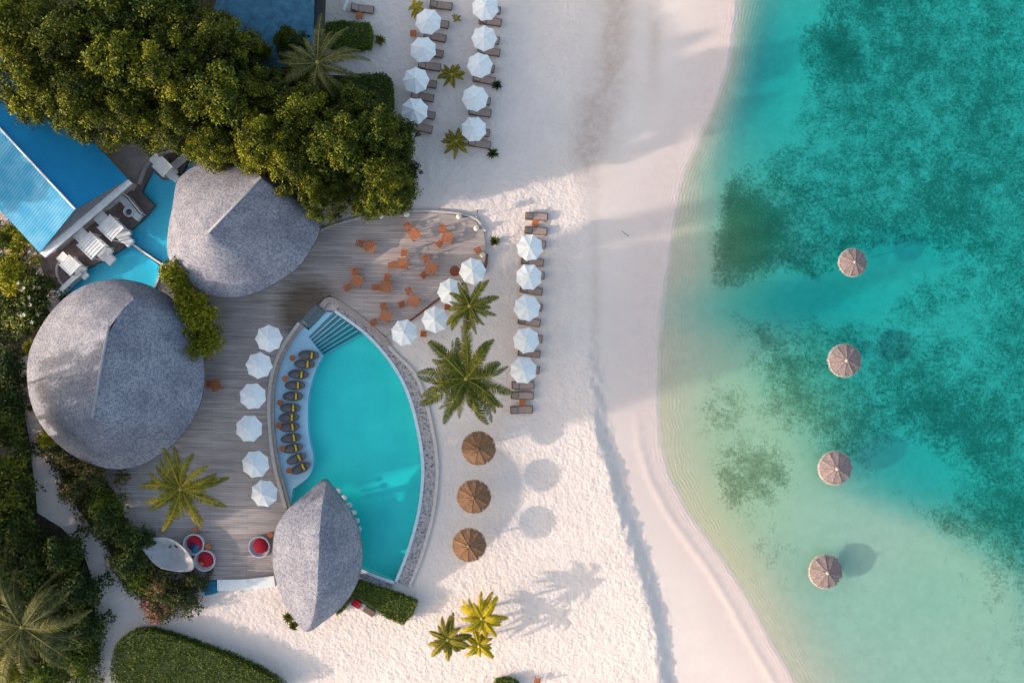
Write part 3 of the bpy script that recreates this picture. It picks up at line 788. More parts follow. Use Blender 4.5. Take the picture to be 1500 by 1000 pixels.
mb = MB(); mb.tube(ri, .09, 6); mb.build('ridge_cap', M['white_paint'], hb)
quad_slab('gable_trim', [P(187, 262, ez - .2), P(193, 268, ez - .2), P(66, 377, ez - .2), P(58, 370.5, ez - .2)], .25, M['white_paint'], hb)
slab('wall', [P(a, b, 3.3) for a, b in [(180, 262), (64, 362), (64 + d.x, 362 + d.y), (180 + d.x, 262 + d.y)]], -.1, 3.2, M['wall_render'], hb)
hc = thing('dark_blue_roofed_building', 'dark blue flat-roofed building behind the trees at the top edge', 'building')
M['navy_roof'] = pm('navy_roof', (.045, .16, .25), (.02, .085, .15), 1.6, .6, .02, 10)
pslab('roof', [(340, -80), (463, -80), (459, 40), (455, 98), (360, 100), (300, 60)], 3.4, 3.7, M['navy_roof'], hc)
pslab('fascia', [(463.5, -80), (479, -80), (474, 40), (459.3, 40)], 3.0, 3.5, M['dark_void'], hc)
pslab('wall', [(345, -80), (455, -80), (450, 92), (350, 90)], -.2, 3.35, M['wall_render'], hc)

# ---------------------------------------------------------------- plunge pools with white cabanas
sp = thing('plunge_pool', 'long bright blue plunge pool beside the fan-shaped pavilion roof', 'pool')
sp2 = thing('plunge_pool', 'lower bright blue plunge pool above the round pavilion roof', 'pool')
for poly, par in ((SPA_A, sp), (SPA_B, sp2)):
    pslab('basin_floor', poly, -1.6, -.45, M['blue_tile'], par)
    wall_loop('basin_wall', poly, -.8, .09, M['blue_tile'], par)
    tag(slab('water', [P(a, b, .03) for a, b in poly], -.9, .03, M['spa_water']), kind='structure')
band('coping', px_curve([(291, 237), (278, 254), (264, 270), (254, 300), (250, 340), (250, 376)], 4), -.5, 2.5, -.5, .12, M['white_paint'], sp)
band('divider', px_curve([(189, 352), (211, 368), (236, 385)], 4), 0, -3, -.7, .13, M['white_paint'], sp2)
band('coping', px_curve([(236, 385), (232, 402), (225, 420)], 3), 0, 3, -.5, .12, M['white_paint'], sp2)

def mk_cabana():
    o = thing('cabana', 'x', 'cabana')
    mb = MB()
    mb.box((0, 0, 2.1), (1.65, 1.45, .06))
    for k in range(7): mb.box((-.75 + k * .25, 0, 2.15), (.10, 1.5, .05))
    mb.box((0, .74, 2.13), (1.75, .06, .14)); mb.box((0, -.74, 2.13), (1.75, .06, .14))
    mb.build('canopy', M['white_paint'], o)
    mb = MB(); mb.box((-1.22, 0, 1.95), (.75, 1.0, .06)); mb.box((-1.22, .5, 1.98), (.75, .05, .1)); mb.box((-1.22, -.5, 1.98), (.75, .05, .1)); mb.build('awning', M['white_paint'], o)
    for x in (-.75, .75):
        for y in (-.66, .66):
            mb = MB(); mb.box((x, y, 1.05), (.08, .08, 2.1)); mb.build('post', M['white_paint'], o)
    mb = MB(); mb.box((.1, 0, .45), (1.9, 1.2, .3)); mb.build('daybed', M['white_fabric'], o, bevel=.05)
    mb = MB(); mb.box((1.25, -.1, .5), (.9, .85, .22), ry=R(6), taper=.85); mb.build('footrest', M['white_fabric'], o, bevel=.05)
    return o
k_cb = Kind(mk_cabana)
dn = R(-44)
k_cb.put('white slatted cabana between the two blue plunge pools, with pale awning behind', 'cabana', P(163, 334, 1.8) * Vector((1, 1, 0)) if False else Vector((P(163, 334, 2.1).x, P(163, 334, 2.1).y, .1)), dn, 'white cabanas by the plunge pools')
for (a, b, sc_, lb, r_) in [(135, 360, 1.05, 'largest white slatted cabana, over the corner of the lower blue pool', dn), (100, 388, .8, 'small white slatted cabana beside the long white wall', dn),
                        (236, 243, .8, 'white slatted cabana inside the curved kerb at the top of the plunge pool', dn)]:
    q = P(a, b, 2.1); k_cb.put(lb, 'cabana', Vector((q.x, q.y, .1)), r_, 'white cabanas by the plunge pools', sc_)
# upper small bench and walls
o = thing('spa_bench', 'narrow white slatted bench beside the dark corner of the plunge pool', 'bench', P(264, 240, .1), R(40))
mb = MB()
for k in range(5): mb.box((0, -.28 + k * .14, .55), (1.8, .1, .05))
mb.build('seat', M['white_paint'], o)
for x in (-.75, .75):
    mb = MB(); mb.box((x, 0, .27), (.08, .6, .52)); mb.build('leg', M['white_paint'], o)
mb = MB(); mb.box((1.2, .1, .6), (1.0, .14, .9)); mb.build('armrest', M['white_paint'], o)
o = tag(band('curved_wall', px_curve([(203, 270), (212, 246), (228, 229), (250, 221), (270, 222), (279, 228)], 5), -2, 2, -.1, .45, M['curb']), 'low curved beige wall around the top of the plunge pool', 'wall')
o = tag(band('white_wall', px_curve([(118, 399), (100, 414), (83, 432)], 3), -3.5, 3.5, -.2, .8, M['white_paint']), 'long low white wall at the lower left end of the plunge pool', 'wall')
o = tag(band('round_kerb', px_curve([(92, 378), (83, 390), (84, 406), (92, 418)], 5), -1.5, 1.5, -.1, .35, M['curb']), 'thin curved kerb left of the smallest cabana', 'kerb')
o = thing('curved_slide', 'white hook-shaped bench wrapping a brown terrace beside the blue roof', 'bench')
band('seat', px_curve([(152, 303), (166, 292), (174, 288), (182, 293), (192, 305), (200, 315), (205, 319)], 6), -6, 4, .1, .55, M['white_paint'], o)
band('backrest', px_curve([(150, 299), (165, 287), (174, 282), (185, 288), (196, 301), (207, 314)], 6), 0, 1.8, .1, .95, M['white_paint'], o)
o = thing('tub_chair', 'small white chair with a round hole on the brown terrace', 'chair', P(192, 311, .1), R(-40))
mb = MB(); mb.lathe((0, 0, 0), [(.42, 0), (.46, .45), (.46, .62), (.34, .62), (.32, .40), (.02, .38)], 18); mb.build('seat', M['white_paint'], o, True)
mb = MB(); mb.lathe((0, 0, 0), [(.26, .41), (.24, .45), (.02, .47)], 14); mb.build('cushion', M['charcoal'], o, True)
o = thing('spa_bed', 'grey stone massage table left of the plunge pools', 'table', P(90, 356, .1), R(35))
mb = MB(); mb.box((0, 0, .62), (1.9, 1.0, .12)); mb.build('table_top', M['walk_stone'], o, bevel=.02)
for x in (-.7, .7):
    mb = MB(); mb.box((x, 0, .28), (.2, .8, .56)); mb.build('leg', M['walk_stone'], o)

# ---------------------------------------------------------------- parasols
def octo(n, r, z0, z1, scal=.10, sub=6, sag=.05, rings=5, curve=1.0):
    """canopy with n ribs, edge drawn in between them"""
    vs = [(0, 0, z1)]; fs = []; m = n * sub
    for q in range(1, rings + 1):
        t = q / rings
        for k in range(m):
            a = 2 * math.pi * k / m; ph = (k % sub) / sub; u = math.sin(math.pi * ph)
            rr = r * t * (1 - scal * u * t)
            vs.append((rr * math.cos(a), rr * math.sin(a), z1 + (z0 - z1) * (t ** curve) - sag * u * t))
    for k in range(m): fs.append((0, 1 + k, 1 + (k + 1) % m))
    for q in range(1, rings):
        for k in range(m):
            a, b = 1 + (q - 1) * m + k, 1 + (q - 1) * m + (k + 1) % m
            fs.append((a, a + m, b + m, b))
    return vs, fs
def mk_parasol():
    o = thing('parasol', 'x', 'parasol')
    mb = MB(); mb.add(*octo(8, 1.16, 2.12, 2.72, .11, 6, .05)); c = mb.build('canopy', M['white_fabric'], o, False)
    sol = c.modifiers.new('thickness', 'SOLIDIFY'); sol.thickness = .012
    for k in range(8):
        a = k * math.pi / 4
        mb = MB(); mb.tube([(.05 * math.cos(a), .05 * math.sin(a), 2.66), (1.12 * math.cos(a), 1.12 * math.sin(a), 2.10)], .014, 5); mb.build('rib', M['aluminium'], o)
    mb = MB(); mb.tube([(0, 0, 0), (0, 0, 2.70)], .032, 8); mb.build('pole', M['aluminium'], o)
    mb = MB(); mb.lathe((0, 0, 2.70), [(.05, 0), (.06, .04), (.02, .10)], 8); mb.build('finial', M['white_paint'], o)
    mb = MB(); mb.lathe((0, 0, 0), [(.34, 0), (.34, .07), (.08, .10), (.06, .3)], 16); mb.build('base', M['walk_stone'], o)
    return o
k_pa = Kind(mk_parasol)
def put_par(lst, row, fmt, z=0, sc_=1.0):
    for i, (a, b) in enumerate(lst):
        q = P(a, b, 2.3 + z)
        r = rnd.uniform(0, math.pi / 4)
        if i == 0: lab = fmt.format('topmost')
        elif i == len(lst) - 1: lab = fmt.format('lowest')
        else: lab = fmt.format(ords[i])
        k_pa.put(lab, 'parasol', Vector((q.x, q.y, z)), r, row, sc_ * rnd.uniform(.97, 1.03), (R(rnd.uniform(-2, 2)), R(rnd.uniform(-2, 2))))
LC = [(628, 30), (620, 73), (610, 118), (608, 163)]
RC = [(711, 10), (709, 54), (702, 95), (696, 143), (695, 189)]
MC = [(776, 363), (774, 405), (771, 451), (771, 497), (767, 543)]
PC = [(393, 495), (378, 535), (368, 580), (364, 629), (374, 679), (387, 724)]
DC = [(692, 397), (660, 427), (637, 468), (592, 487)]
put_par(LC, 'white parasols in two rows at the top of the beach', '{} white parasol in the left of the two rows at the top')
put_par(RC, 'white parasols in two rows at the top of the beach', '{} white parasol in the right of the two rows at the top', 0, .98)
put_par(MC, 'white parasols in the lone row on the open sand', '{} white parasol in the lone row of five on the open sand')
put_par(PC, 'white parasols along the left rim of the pool', '{} white parasol on the timber deck along the left rim of the pool', DECK_Z)
dl = ['white parasol at the right corner of the timber dining deck, above the small palm', 'white parasol half hidden by the fronds of the small palm', 'white parasol just left of the small palm, above the big palm', 'white parasol right next to the outer kerb of the pool']
for (a, b), lb in zip(DC, dl):
    q = P(a, b, 2.4); k_pa.put(lb, 'parasol', Vector((q.x, q.y, 0)), rnd.uniform(0, .7), 'white parasols between the dining deck and the palms')

def thatch_canopy(r, z0, z1, seed, ragged=.06, n=10, rib=.04):
    g = random.Random(seed); m = n * 8; rings = 10; vs = [(0, 0, z1)]; fs = []
    jit = [g.uniform(-ragged, ragged) for _ in range(m)]
    for q in range(1, rings + 1):
        t = q / rings
        for k in range(m):
            a = 2 * math.pi * k / m; u = abs(math.sin(math.pi * (k % 8) / 8))
            rr = r * t * (1 - .035 * u * t) + (jit[k] * r if q == rings else 0)
            z = z1 + (z0 - z1) * t ** 1.08 - rib * u * t + g.uniform(-.012, .012) - (.03 if q == rings else 0)
            vs.append((rr * math.cos(a), rr * math.sin(a), z))
    for k in range(m): fs.append((0, 1 + k, 1 + (k + 1) % m))
    for q in range(1, rings):
        for k in range(m):
            a, b = 1 + (q - 1) * m + k, 1 + (q - 1) * m + (k + 1) % m
            fs.append((a, a + m, b + m, b))
    return vs, fs
def mk_thatch(mat, edge, r, z0, z1, nm, pole_z=0.0, seed=1, water=False):
    def f():
        o = thing(nm, 'x', 'parasol')
        mb = MB(); mb.add(*thatch_canopy(r, z0, z1, seed)); c = mb.build('canopy', mat, o, False)
        sol = c.modifiers.new('thickness', 'SOLIDIFY'); sol.thickness = .09
        mb = MB(); n = 90; g = random.Random(seed + 3)
        for k in range(n):
            a = 2 * math.pi * k / n + g.uniform(-.02, .02); l = g.uniform(.10, .22); wv = .045
            p = Vector((math.cos(a), math.sin(a), 0)); s_ = Vector((-math.sin(a), math.cos(a), 0))
            zz = z0 - .04
            mb.add([p * (r * .95) - s_ * wv + Vector((0, 0, zz + .05)), p * (r * .95) + s_ * wv + Vector((0, 0, zz + .05)), p * (r + l * .45) + s_ * wv * .4 + Vector((0, 0, zz - l * .7)), p * (r + l * .45) - s_ * wv * .4 + Vector((0, 0, zz - l * .7))], [(0, 1, 2, 3)])
        mb.build('fringe', edge, o)
        mb = MB(); mb.lathe((0, 0, z1 - .08), [(.20, 0), (.15, .07), (.09, .15), (.02, .22)], 12); mb.build('cap', edge if water else mat, o, True)
        mb = MB()
        for k in range(10):
            a = 2 * math.pi * k / 10
            mb.tube([(.1 * math.cos(a), .1 * math.sin(a), z1 - .02), (r * .95 * math.cos(a), r * .95 * math.sin(a), z0 + .045)], .022, 5)
        mb.build('rib', mat, o, True)
        mb = MB(); mb.tube([(0, 0, pole_z), (0, 0, z1 - .1)], .07, 8); mb.build('pole', M['trunk'], o)
        return o
    return f
k_br = Kind(mk_thatch(M['brown_thatch'], M['brown_thatch'], 1.40, 2.15, 2.62, 'thatched_parasol', 0, 4))
for (a, b), lb in zip([(701, 657), (694, 728), (687, 799)], ['topmost of three brown thatched parasols, just below the big palm', 'middle of the three brown thatched parasols right of the pool', 'lowest of the three brown thatched parasols right of the pool']):
    q = P(a, b, 2.35); k_br.put(lb, 'thatched parasol', Vector((q.x, q.y, 0)), rnd.uniform(0, .6), 'brown thatched parasols on the sand')
k_gr = Kind(mk_thatch(M['grey_thatch'], M['thatch_edge'], 1.45, .14, .68, 'thatched_parasol', -1.3, 9, True))
for i, ((a, b), lb, s_) in enumerate(zip([(1251, 384), (1239, 528), (1225, 686), (1211, 838)],
        ['smallest grey thatched parasol standing in the sea, topmost of the four', 'second grey thatched parasol from the top of the four standing in the sea', 'third grey thatched parasol from the top of the four standing in the sea', 'lowest grey thatched parasol in the sea, over pale shallow water'], [.84, .98, 1, 1])):
    q = P(a, b, .35); k_gr.put(lb, 'thatched parasol', Vector((q.x, q.y, 0.0)), rnd.uniform(0, 3), 'thatched parasols standing in the sea', s_)

# ---------------------------------------------------------------- sun loungers
def mk_lounger():
    o = thing('sun_lounger', 'x', 'lounger')
    mb = MB()
    mb.box((0, .31, .30), (1.95, .06, .09)); mb.box((0, -.31, .30), (1.95, .06, .09)); mb.box((.95, 0, .30), (.06, .56, .09)); mb.box((-.95, 0, .30), (.06, .56, .09))
    for k in range(9): mb.box((-.8 + k * .2, 0, .29), (.12, .56, .03))
    mb.build('frame', M['wicker'], o)
    mb = MB(); mb.box((.30, 0, .39), (1.22, .57, .09)); mb.build('seat_cushion', M['taupe_cushion'], o, bevel=.03)
    mb = MB(); mb.box((-.62, 0, .55), (.72, .60, .08), ry=R(32)); mb.build('backrest', M['wicker'], o, bevel=.015)
    mb = MB(); mb.box((-.60, 0, .61), (.62, .50, .05), ry=R(32)); mb.build('back_cushion', M['taupe_cushion'], o, bevel=.02)
    for x in (-.85, .85):
        for y in (-.29, .29):
            mb = MB(); mb.box((x, y, .13), (.06, .06, .26)); mb.build('leg', M['wicker'], o)
    return o
k_lo = Kind(mk_lounger)
def put_lo(a, b, r, lab, z=0, g='brown loungers among the white parasols'):
    r += rnd.uniform(-3, 3); q = P(a, b, z + .35); k_lo.put(lab, 'sun lounger', Vector((q.x, q.y, z)), R(-r), g)
names = ['topmost', 'second', 'third', 'fourth', 'lowest']
for i, (a, b) in enumerate(LC):
    nm = names[i] if i < 3 else 'lowest'
    put_lo(a + 13, b + 4, 8, f'brown lounger half covered by the {nm} white parasol of the upper left row')
    put_lo(a + 9, b + 24, 9, f'brown lounger in the open just below the {nm} white parasol of the upper left row')
for i, (a, b) in enumerate(RC):
    put_lo(a + 6, b + 4, 8, f'brown lounger mostly under the {names[i]} white parasol of the upper right row')
    put_lo(a + 7, b + 21.5, 9, f'brown lounger in the open just below the {names[i]} white parasol of the upper right row')
put_lo(646, 8, 6, 'brown lounger at the top edge, above the left row of white parasols')
put_lo(531, 13, 4, 'lone brown lounger near the top edge, above the clipped hedge')
put_lo(786, 317, 2, 'topmost brown lounger above the lone row of parasols', 0, 'brown loungers of the lone row')
put_lo(785, 338, 4, 'second brown lounger above the lone row of parasols, below the orange table', 0, 'brown loungers of the lone row')
for i, (a, b) in enumerate(MC):
    put_lo(a + 7, b - 6 if i == 0 else b - 2, 5, f'brown lounger almost hidden under the {names[i]} parasol of the lone row', 0, 'brown loungers of the lone row')
    if i in (0, 1, 2, 3): put_lo(a + 4, b + 20, 7, f'brown lounger peeping out below the {names[i]} parasol of the lone row', 0, 'brown loungers of the lone row')
put_lo(766, 564, 2, 'brown lounger right below the lone row, touching its lowest parasol', 0, 'brown loungers of the lone row')
put_lo(765, 579, 1, 'brown lounger above the small square table at the foot of the lone row', 0, 'brown loungers of the lone row')
put_lo(764, 600, 1, 'last brown lounger at the foot of the lone row, below the small square table', 0, 'brown loungers of the lone row')

def mk_sq():
    o = thing('low_table', 'x', 'table')
    mb = MB(); mb.box((0, 0, .40), (.52, .52, .05)); mb.build('table_top', M['teak'], o)
    for x in (-.2, .2):
        for y in (-.2, .2):
            mb = MB(); mb.box((x, y, .19), (.05, .05, .38)); mb.build('leg', M['teak'], o)
    return o
k_sq = Kind(mk_sq)
for a, b, lb in [(784, 327, 'small orange-brown table between the two topmost loungers of the lone row'), (765, 589.5, 'small brown table between the last two loungers of the lone row'),
                 (527, 25, 'small dark table beside the lone lounger near the top edge'), (606, 51, 'small table left of the topmost open lounger of the upper left row'),
                 (656, 450, 'small orange table between two parasols, left of the small palm'), (621, 489, 'small orange table right of the parasol next to the pool kerb')]:
    k_sq.put(lb, 'low table', P(a, b, 0), rnd.uniform(-.1, .1), 'small square tables on the sand')

# ---------------------------------------------------------------- dining tables and chairs on the deck
def mk_table():
    o = thing('dining_table', 'x', 'table')
    mb = MB()
    for k in range(6): mb.box((-.375 + k * .15, 0, .73), (.115, .9, .035))
    mb.box((0, .42, .70), (.9, .05, .05)); mb.box((0, -.42, .70), (.9, .05, .05))
    mb.build('table_top', M['teak'], o)
    for x in (-.38, .38):
        for y in (-.38, .38):
            mb = MB(); mb.box((x, y, .35), (.06, .06, .70)); mb.build('leg', M['teak'], o)
    return o
def mk_chair():
    o = thing('dining_chair', 'x', 'chair')
    mb = MB()
    for k in range(4): mb.box((0, -.18 + k * .12, .44), (.46, .10, .03))
    mb.build('seat', M['teak'], o)
    mb = MB()
    for k in range(4): mb.box((-.26, -.18 + k * .12, .72), (.03, .05, .46), ry=R(-8))
    mb.box((-.30, 0, .94), (.045, .52, .07)); mb.build('backrest', M['teak'], o)
    for y in (-.25, .25):
        mb = MB(); mb.box((0, y, .64), (.46, .05, .03)); mb.box((.21, y, .54), (.04, .04, .18)); mb.build('armrest', M['teak'], o)
    for x in (-.21, .21):
        for y in (-.21, .21):
            mb = MB(); mb.box((x, y, .21), (.045, .045, .43)); mb.build('leg', M['teak'], o)
    return o
k_tb, k_ch = Kind(mk_table), Kind(mk_chair)
sets = [  # table x, y, rotation, chairs, description
    (542, 361, -15, [(528, 357)], 'nearest the fan-shaped roof'),
    (607, 343, -58, [(598, 332)], 'just below the big tree'),
    (655, 348, 78, [(649, 335), (644, 357)], 'top right of the dining deck'),
    (590, 386, 86, [(592, 371), (575, 388)], 'in the middle of the dining deck'),
    (632, 393, 60, [(624, 379), (621, 403)], 'right of the middle of the dining deck'),
    (523, 411, 66, [(520, 398), (509, 421)], 'leftmost of the lower row'),
    (565, 420, 80, [(567, 407), (551, 421)], 'middle of the lower row'),
    (606, 441, 62, [(599, 427), (589, 446)], 'at the lower right edge of the deck'),
    (565, 463, 70, [(562, 449), (548, 472)], 'by the stone rim of the pool'),
    (316, 564, 20, [(306, 562)], 'in the shade of the round roof'),
]
for a, b, r, chs, dsc in sets:
    q = P(a, b, DECK_Z + .7); tb = Vector((q.x, q.y, DECK_Z))
    k_tb.put(f'square orange wooden table {dsc}', 'dining table', tb, R(r), 'orange wooden tables on the deck')
    for i, (c1, c2) in enumerate(chs):
        q = P(c1, c2, DECK_Z + .5); cc = Vector((q.x, q.y, DECK_Z))
        dv = tb - cc
        pos = '' if len(chs) == 1 else ('upper ' if i == 0 else 'left ')
        k_ch.put(f'{pos}orange wooden chair at the table {dsc}', 'chair', cc, math.atan2(dv.y, dv.x), 'orange wooden chairs on the deck')
q = P(700, 366, DECK_Z + .5)
k_ch.put('single orange chair at the right end of the dining deck', 'chair', Vector((q.x, q.y, DECK_Z)), R(120), 'orange wooden chairs on the deck')
q = P(787, 997, .5)
k_ch.put('dark orange chair at the bottom edge, on the sand', 'chair', Vector((q.x, q.y, 0)), R(80))
o = thing('round_table', 'dark round table beside the parasol at the corner of the dining deck', 'table', P(667, 398, DECK_Z))
mb = MB(); mb.lathe((0, 0, 0), [(.44, .70), (.45, .73), (.44, .75)], 20); mb.build('table_top', M['dark_teak'], o)
mb = MB(); mb.lathe((0, 0, 0), [(.26, 0), (.05, .05), (.045, .70)], 10); mb.build('pedestal', M['dark_teak'], o)
def mk_lantern():
    o = thing('lantern', 'x', 'lantern')
    mb = MB(); mb.lathe((0, 0, 0), [(.10, .06), (.21, .18), (.24, .34), (.19, .50), (.08, .58)], 14); mb.build('globe', M['lantern'], o, True)
    mb = MB(); mb.lathe((0, 0, 0), [(.14, 0), (.12, .06)], 12); mb.build('base', M['dark_metal'], o)
    mb = MB(); mb.tube([(-.12, 0, .55), (0, 0, .72), (.12, 0, .55)], .012, 5); mb.build('handle', M['dark_metal'], o)
    return o
k_la = Kind(mk_lantern)
for a, b, lb in [(596.5, 315, 'cream lantern left on the top edge of the dining deck, by the big tree'), (672.5, 318, 'cream lantern on the top edge of the deck, above the upper right table'), (698, 335, 'cream lantern at the rounded top corner of the deck, by the red post'),
                 (707, 374, 'cream lantern next to the single chair at the deck end'), (559, 317, 'cream lantern half under the big tree at the deck edge')]:
    k_la.put(lb, 'lantern', P(a, b, DECK_Z), 0, 'cream lanterns along the deck edge')
o = thing('flag', 'narrow red flag on a pole at the top corner of the deck', 'flag', P(698.5, 320, 0))
mb = MB(); mb.tube([(0, 0, 0), (0, 0, 1.9)], .025, 6); mb.build('pole', M['white_paint'], o)
mb = MB(); mb.add([(.02, .0, 1.85), (.10, .55, 1.7), (.13, .55, 1.2), (.02, 0, 1.2)], [(0, 1, 2, 3)]); c = mb.build('cloth', M['red_fabric'], o)
c.modifiers.new('thickness', 'SOLIDIFY').thickness = .02
o = thing('wicker_chair', 'pale chair behind the lone lounger near the top edge', 'chair', P(512, 13, 0), R(-20))
mb = MB(); mb.box((0, 0, .38), (.5, .55, .08)); mb.build('seat', M['white_wicker'], o, bevel=.02)
mb = MB(); mb.box((-.22, 0, .66), (.07, .95, .55), ry=R(-12)); mb.build('backrest', M['white_paint'], o, bevel=.02)
for x in (-.2, .2):
    for y in (-.2, .2):
        mb = MB(); mb.box((x, y, .17), (.05, .05, .34)); mb.build('leg', M['white_wicker'], o)

# round daybeds
def mk_daybed():
    o = thing('round_daybed', 'x', 'daybed')
    mb = MB(); mb.lathe((0, 0, 0), [(.82, 0), (.90, .10), (.92, .42), (.92, .55), (.82, .56), (.78, .34), (.02, .32)], 28); mb.build('basket', M['white_wicker'], o, True)
    mb = MB(); mb.lathe((.10, .10, 0), [(.60, .36), (.66, .44), (.62, .54), (.02, .58)], 28); mb.build('cushion', M['red_fabric'], o, True)
    return o
k_db = Kind(mk_daybed)
k_db.put('round daybed with red cushion and blue pillows beside the golden palm', 'daybed', P(286, 795.5, DECK_Z), 0, 'round red daybeds on the deck')
blue1 = []
k_db.put('round daybed with red cushion below the one with blue pillows', 'daybed', P(302, 819, DECK_Z), 0, 'round red daybeds on the deck')
k_db.put('round daybed with red cushion next to the leaf-shaped roof', 'daybed', P(382, 799, DECK_Z), 0, 'round red daybeds on the deck')
def pillow(name, loc, size, rz, mat, lab):
    mb = MB(); mb.lathe((0, 0, 0), [(.55, .0), (.95, .05), (1, .10), (.9, .16), (.3, .20)], 12, size[0], size[1], math.pi / 4)
    o = mb.build(name, mat, None, True); o.location = loc; o.rotation_euler = (0, 0, rz); tag(o, lab, 'pillow'); return o
q = P(281, 799, .9); pillow('pillow', (q.x, q.y, DECK_Z + .50), (.30, .22), .5, M['navy_fabric'], 'navy pillow on the upper red daybed')
q = P(286, 804, .9); pillow('pillow', (q.x, q.y, DECK_Z + .46), (.42, .22), .1, M['blue_fabric'], 'light blue pillow at the lower rim of the upper red daybed')
q = P(295, 825, .9); pillow('pillow', (q.x, q.y, DECK_Z + .56), (.16, .22), .5, M['teak'], 'small orange pillow on the lower red daybed')
for a, b, lb in [(285, 776, 'small wooden table above the daybed with blue pillows'), (305, 800, 'small wooden table between the two left daybeds'), (396, 783, 'small wooden table by the daybed next to the leaf roof')]:
    k_sd.put(lb, 'side table', P(a, b, DECK_Z + .4) - Vector((0, 0, .4)), 0, 'small wooden tables by the daybeds', 1.0)

# curved white sail-like shelter
o = thing('sail_canopy', 'white curved leaf-shaped canopy left of the red daybeds', 'canopy')
pts = px_curve([(201, 786), (222, 787), (246, 787), (268, 800), (284, 822), (280, 836), (255, 836), (232, 830), (214, 812)], 5, True)
zc = 1.5; cc = P(250, 812, zc)
vs = [(cc.x, cc.y, .55)]; fs = []; m = len(pts)
for q in range(1, 9):
    t_ = q / 8
    for p in pts:
        e = P(p.x, p.y, zc); vs.append((cc.x + (e.x - cc.x) * t_, cc.y + (e.y - cc.y) * t_, .55 + (zc - .55) * t_ ** 2.2))
for k in range(m): fs.append((0, 1 + k, 1 + (k + 1) % m))
for q in range(7):
    for k in range(m):
        a, b = 1 + q * m + k, 1 + q * m + (k + 1) % m; fs.append((a, a + m, b + m, b))
mb = MB(); mb.add(vs, fs); c = mb.build('shell', M['plaster'], o, True); c.modifiers.new('thickness', 'SOLIDIFY').thickness = .06
mb = MB(); mb.tube([(cc.x, cc.y, 0), (cc.x, cc.y, .5)], .4, 12); mb.build('stem', M['plaster'], o)
q = P(253, 800, .9); mb = MB(); mb.box((q.x + .3, q.y, .92), (.35, .12, .12), rz=R(-40)); mb.box((q.x - .25, q.y - .05, .9), (.14, .14, .14)); mb.build('spotlight', M['dark_metal'], o)
tag(band('white_parapet', px_curve([(318, 857), (360, 856), (402, 851)], 4), -8, 8, -.2, .5, M['white_paint']), 'broad white parapet wall along the lower edge of the deck, left of the leaf roof', 'wall')
tag(pslab('planter', [(296, 852), (316, 851), (318, 868), (300, 872)], -.1, .42, M['blue_fabric']), 'blue box at the left end of the white parapet', 'planter')

# seat cushions by the lower hedge
o = thing('garden_sofa', 'small red and brown garden seat on the sand beside the lower pool hedge', 'sofa', P(531, 887, 0), R(-32))
mb = MB(); mb.box((-.55, 0, .40), (.78, .62, .16)); mb.build('seat_cushion', M['red_fabric'], o, bevel=.04)
mb = MB(); mb.box((.72, 0, .34), (1.05, .52, .14)); mb.build('seat', M['wicker'], o, bevel=.03)
mb = MB(); mb.box((0.05, 0, .16), (2.3, .6, .30)); mb.build('base', M['plaster'], o)

# driftwood on the wet sand
mb = MB(); z_ = -.42
mb.tube([P(907, 330, z_ + .03), P(908, 336, z_ + .05), P(914, 341, z_ + .04), P(921, 346, z_ + .03)], [.05, .06, .04, .02], 6)
tag(mb.build('driftwood', M['driftwood']), 'thin dark bent stick lying on the wet sand', 'stick')

# ---------------------------------------------------------------- vegetation
def leaf_mesh(name, centres, per, leaf, mat, seed, flat=.35, parent=None):
    """centres: (x,y,z,r) clumps; leaves sit on and in each clump"""
    g = np.random.RandomState(seed); V = []; T = []
    cz = np.array(centres); tot = 0
    for (x, y, z, r) in centres:
        n = int(per * (r / .9) ** 2)
        dirs = g.normal(size=(n, 3)); dirs /= np.linalg.norm(dirs, axis=1)[:, None]
        dirs[:, 2] = np.where(dirs[:, 2] < -.35, -dirs[:, 2], dirs[:, 2])
        rad = r * g.uniform(.40, 1.22, n)[:, None] * (1 + .22 * np.sin(dirs[:, :1] * 4 + z) + .18 * np.sin(dirs[:, 1:2] * 5 + x))
        pos = np.array([x, y, z]) + dirs * rad * np.array([1, 1, .8])
        nr = dirs * .7 + g.normal(size=(n, 3)) * .55 + np.array([0, 0, flat]); nr /= np.linalg.norm(nr, axis=1)[:, None]
        u = np.cross(nr, g.normal(size=(n, 3))); u /= np.linalg.norm(u, axis=1)[:, None]; v = np.cross(nr, u)
        L = leaf * g.uniform(.65, 1.35, n)[:, None]; W = L * .52
        a = pos - u * L * .5; b = pos + v * W * .5 + nr * L * .10; c = pos + u * L * .5 - nr * L * .12; d = pos - v * W * .5 + nr * L * .10
        V.append(np.stack([a, b, c, d], 1).reshape(-1, 3)); T.append(np.clip(g.uniform(0, 1, n) * .75 + g.uniform(-.35, .5), 0, 1)); tot += n
    V = np.concatenate(V); T = np.concatenate(T).astype(np.float32)
    me = bpy.data.meshes.new(name); me.vertices.add(len(V)); me.vertices.foreach_set('co', V.ravel())
    me.loops.add(tot * 4); me.loops.foreach_set('vertex_index', np.arange(tot * 4))
    me.polygons.add(tot); me.polygons.foreach_set('loop_start', np.arange(tot) * 4); me.polygons.foreach_set('loop_total', np.full(tot, 4))
    me.update()
    at = me.attributes.new('tint', 'FLOAT', 'FACE'); at.data.foreach_set('value', T)
    me.materials.append(mat)
    o = bpy.data.objects.new(name, me); col.objects.link(o)
    if parent: o.parent = parent
    return o
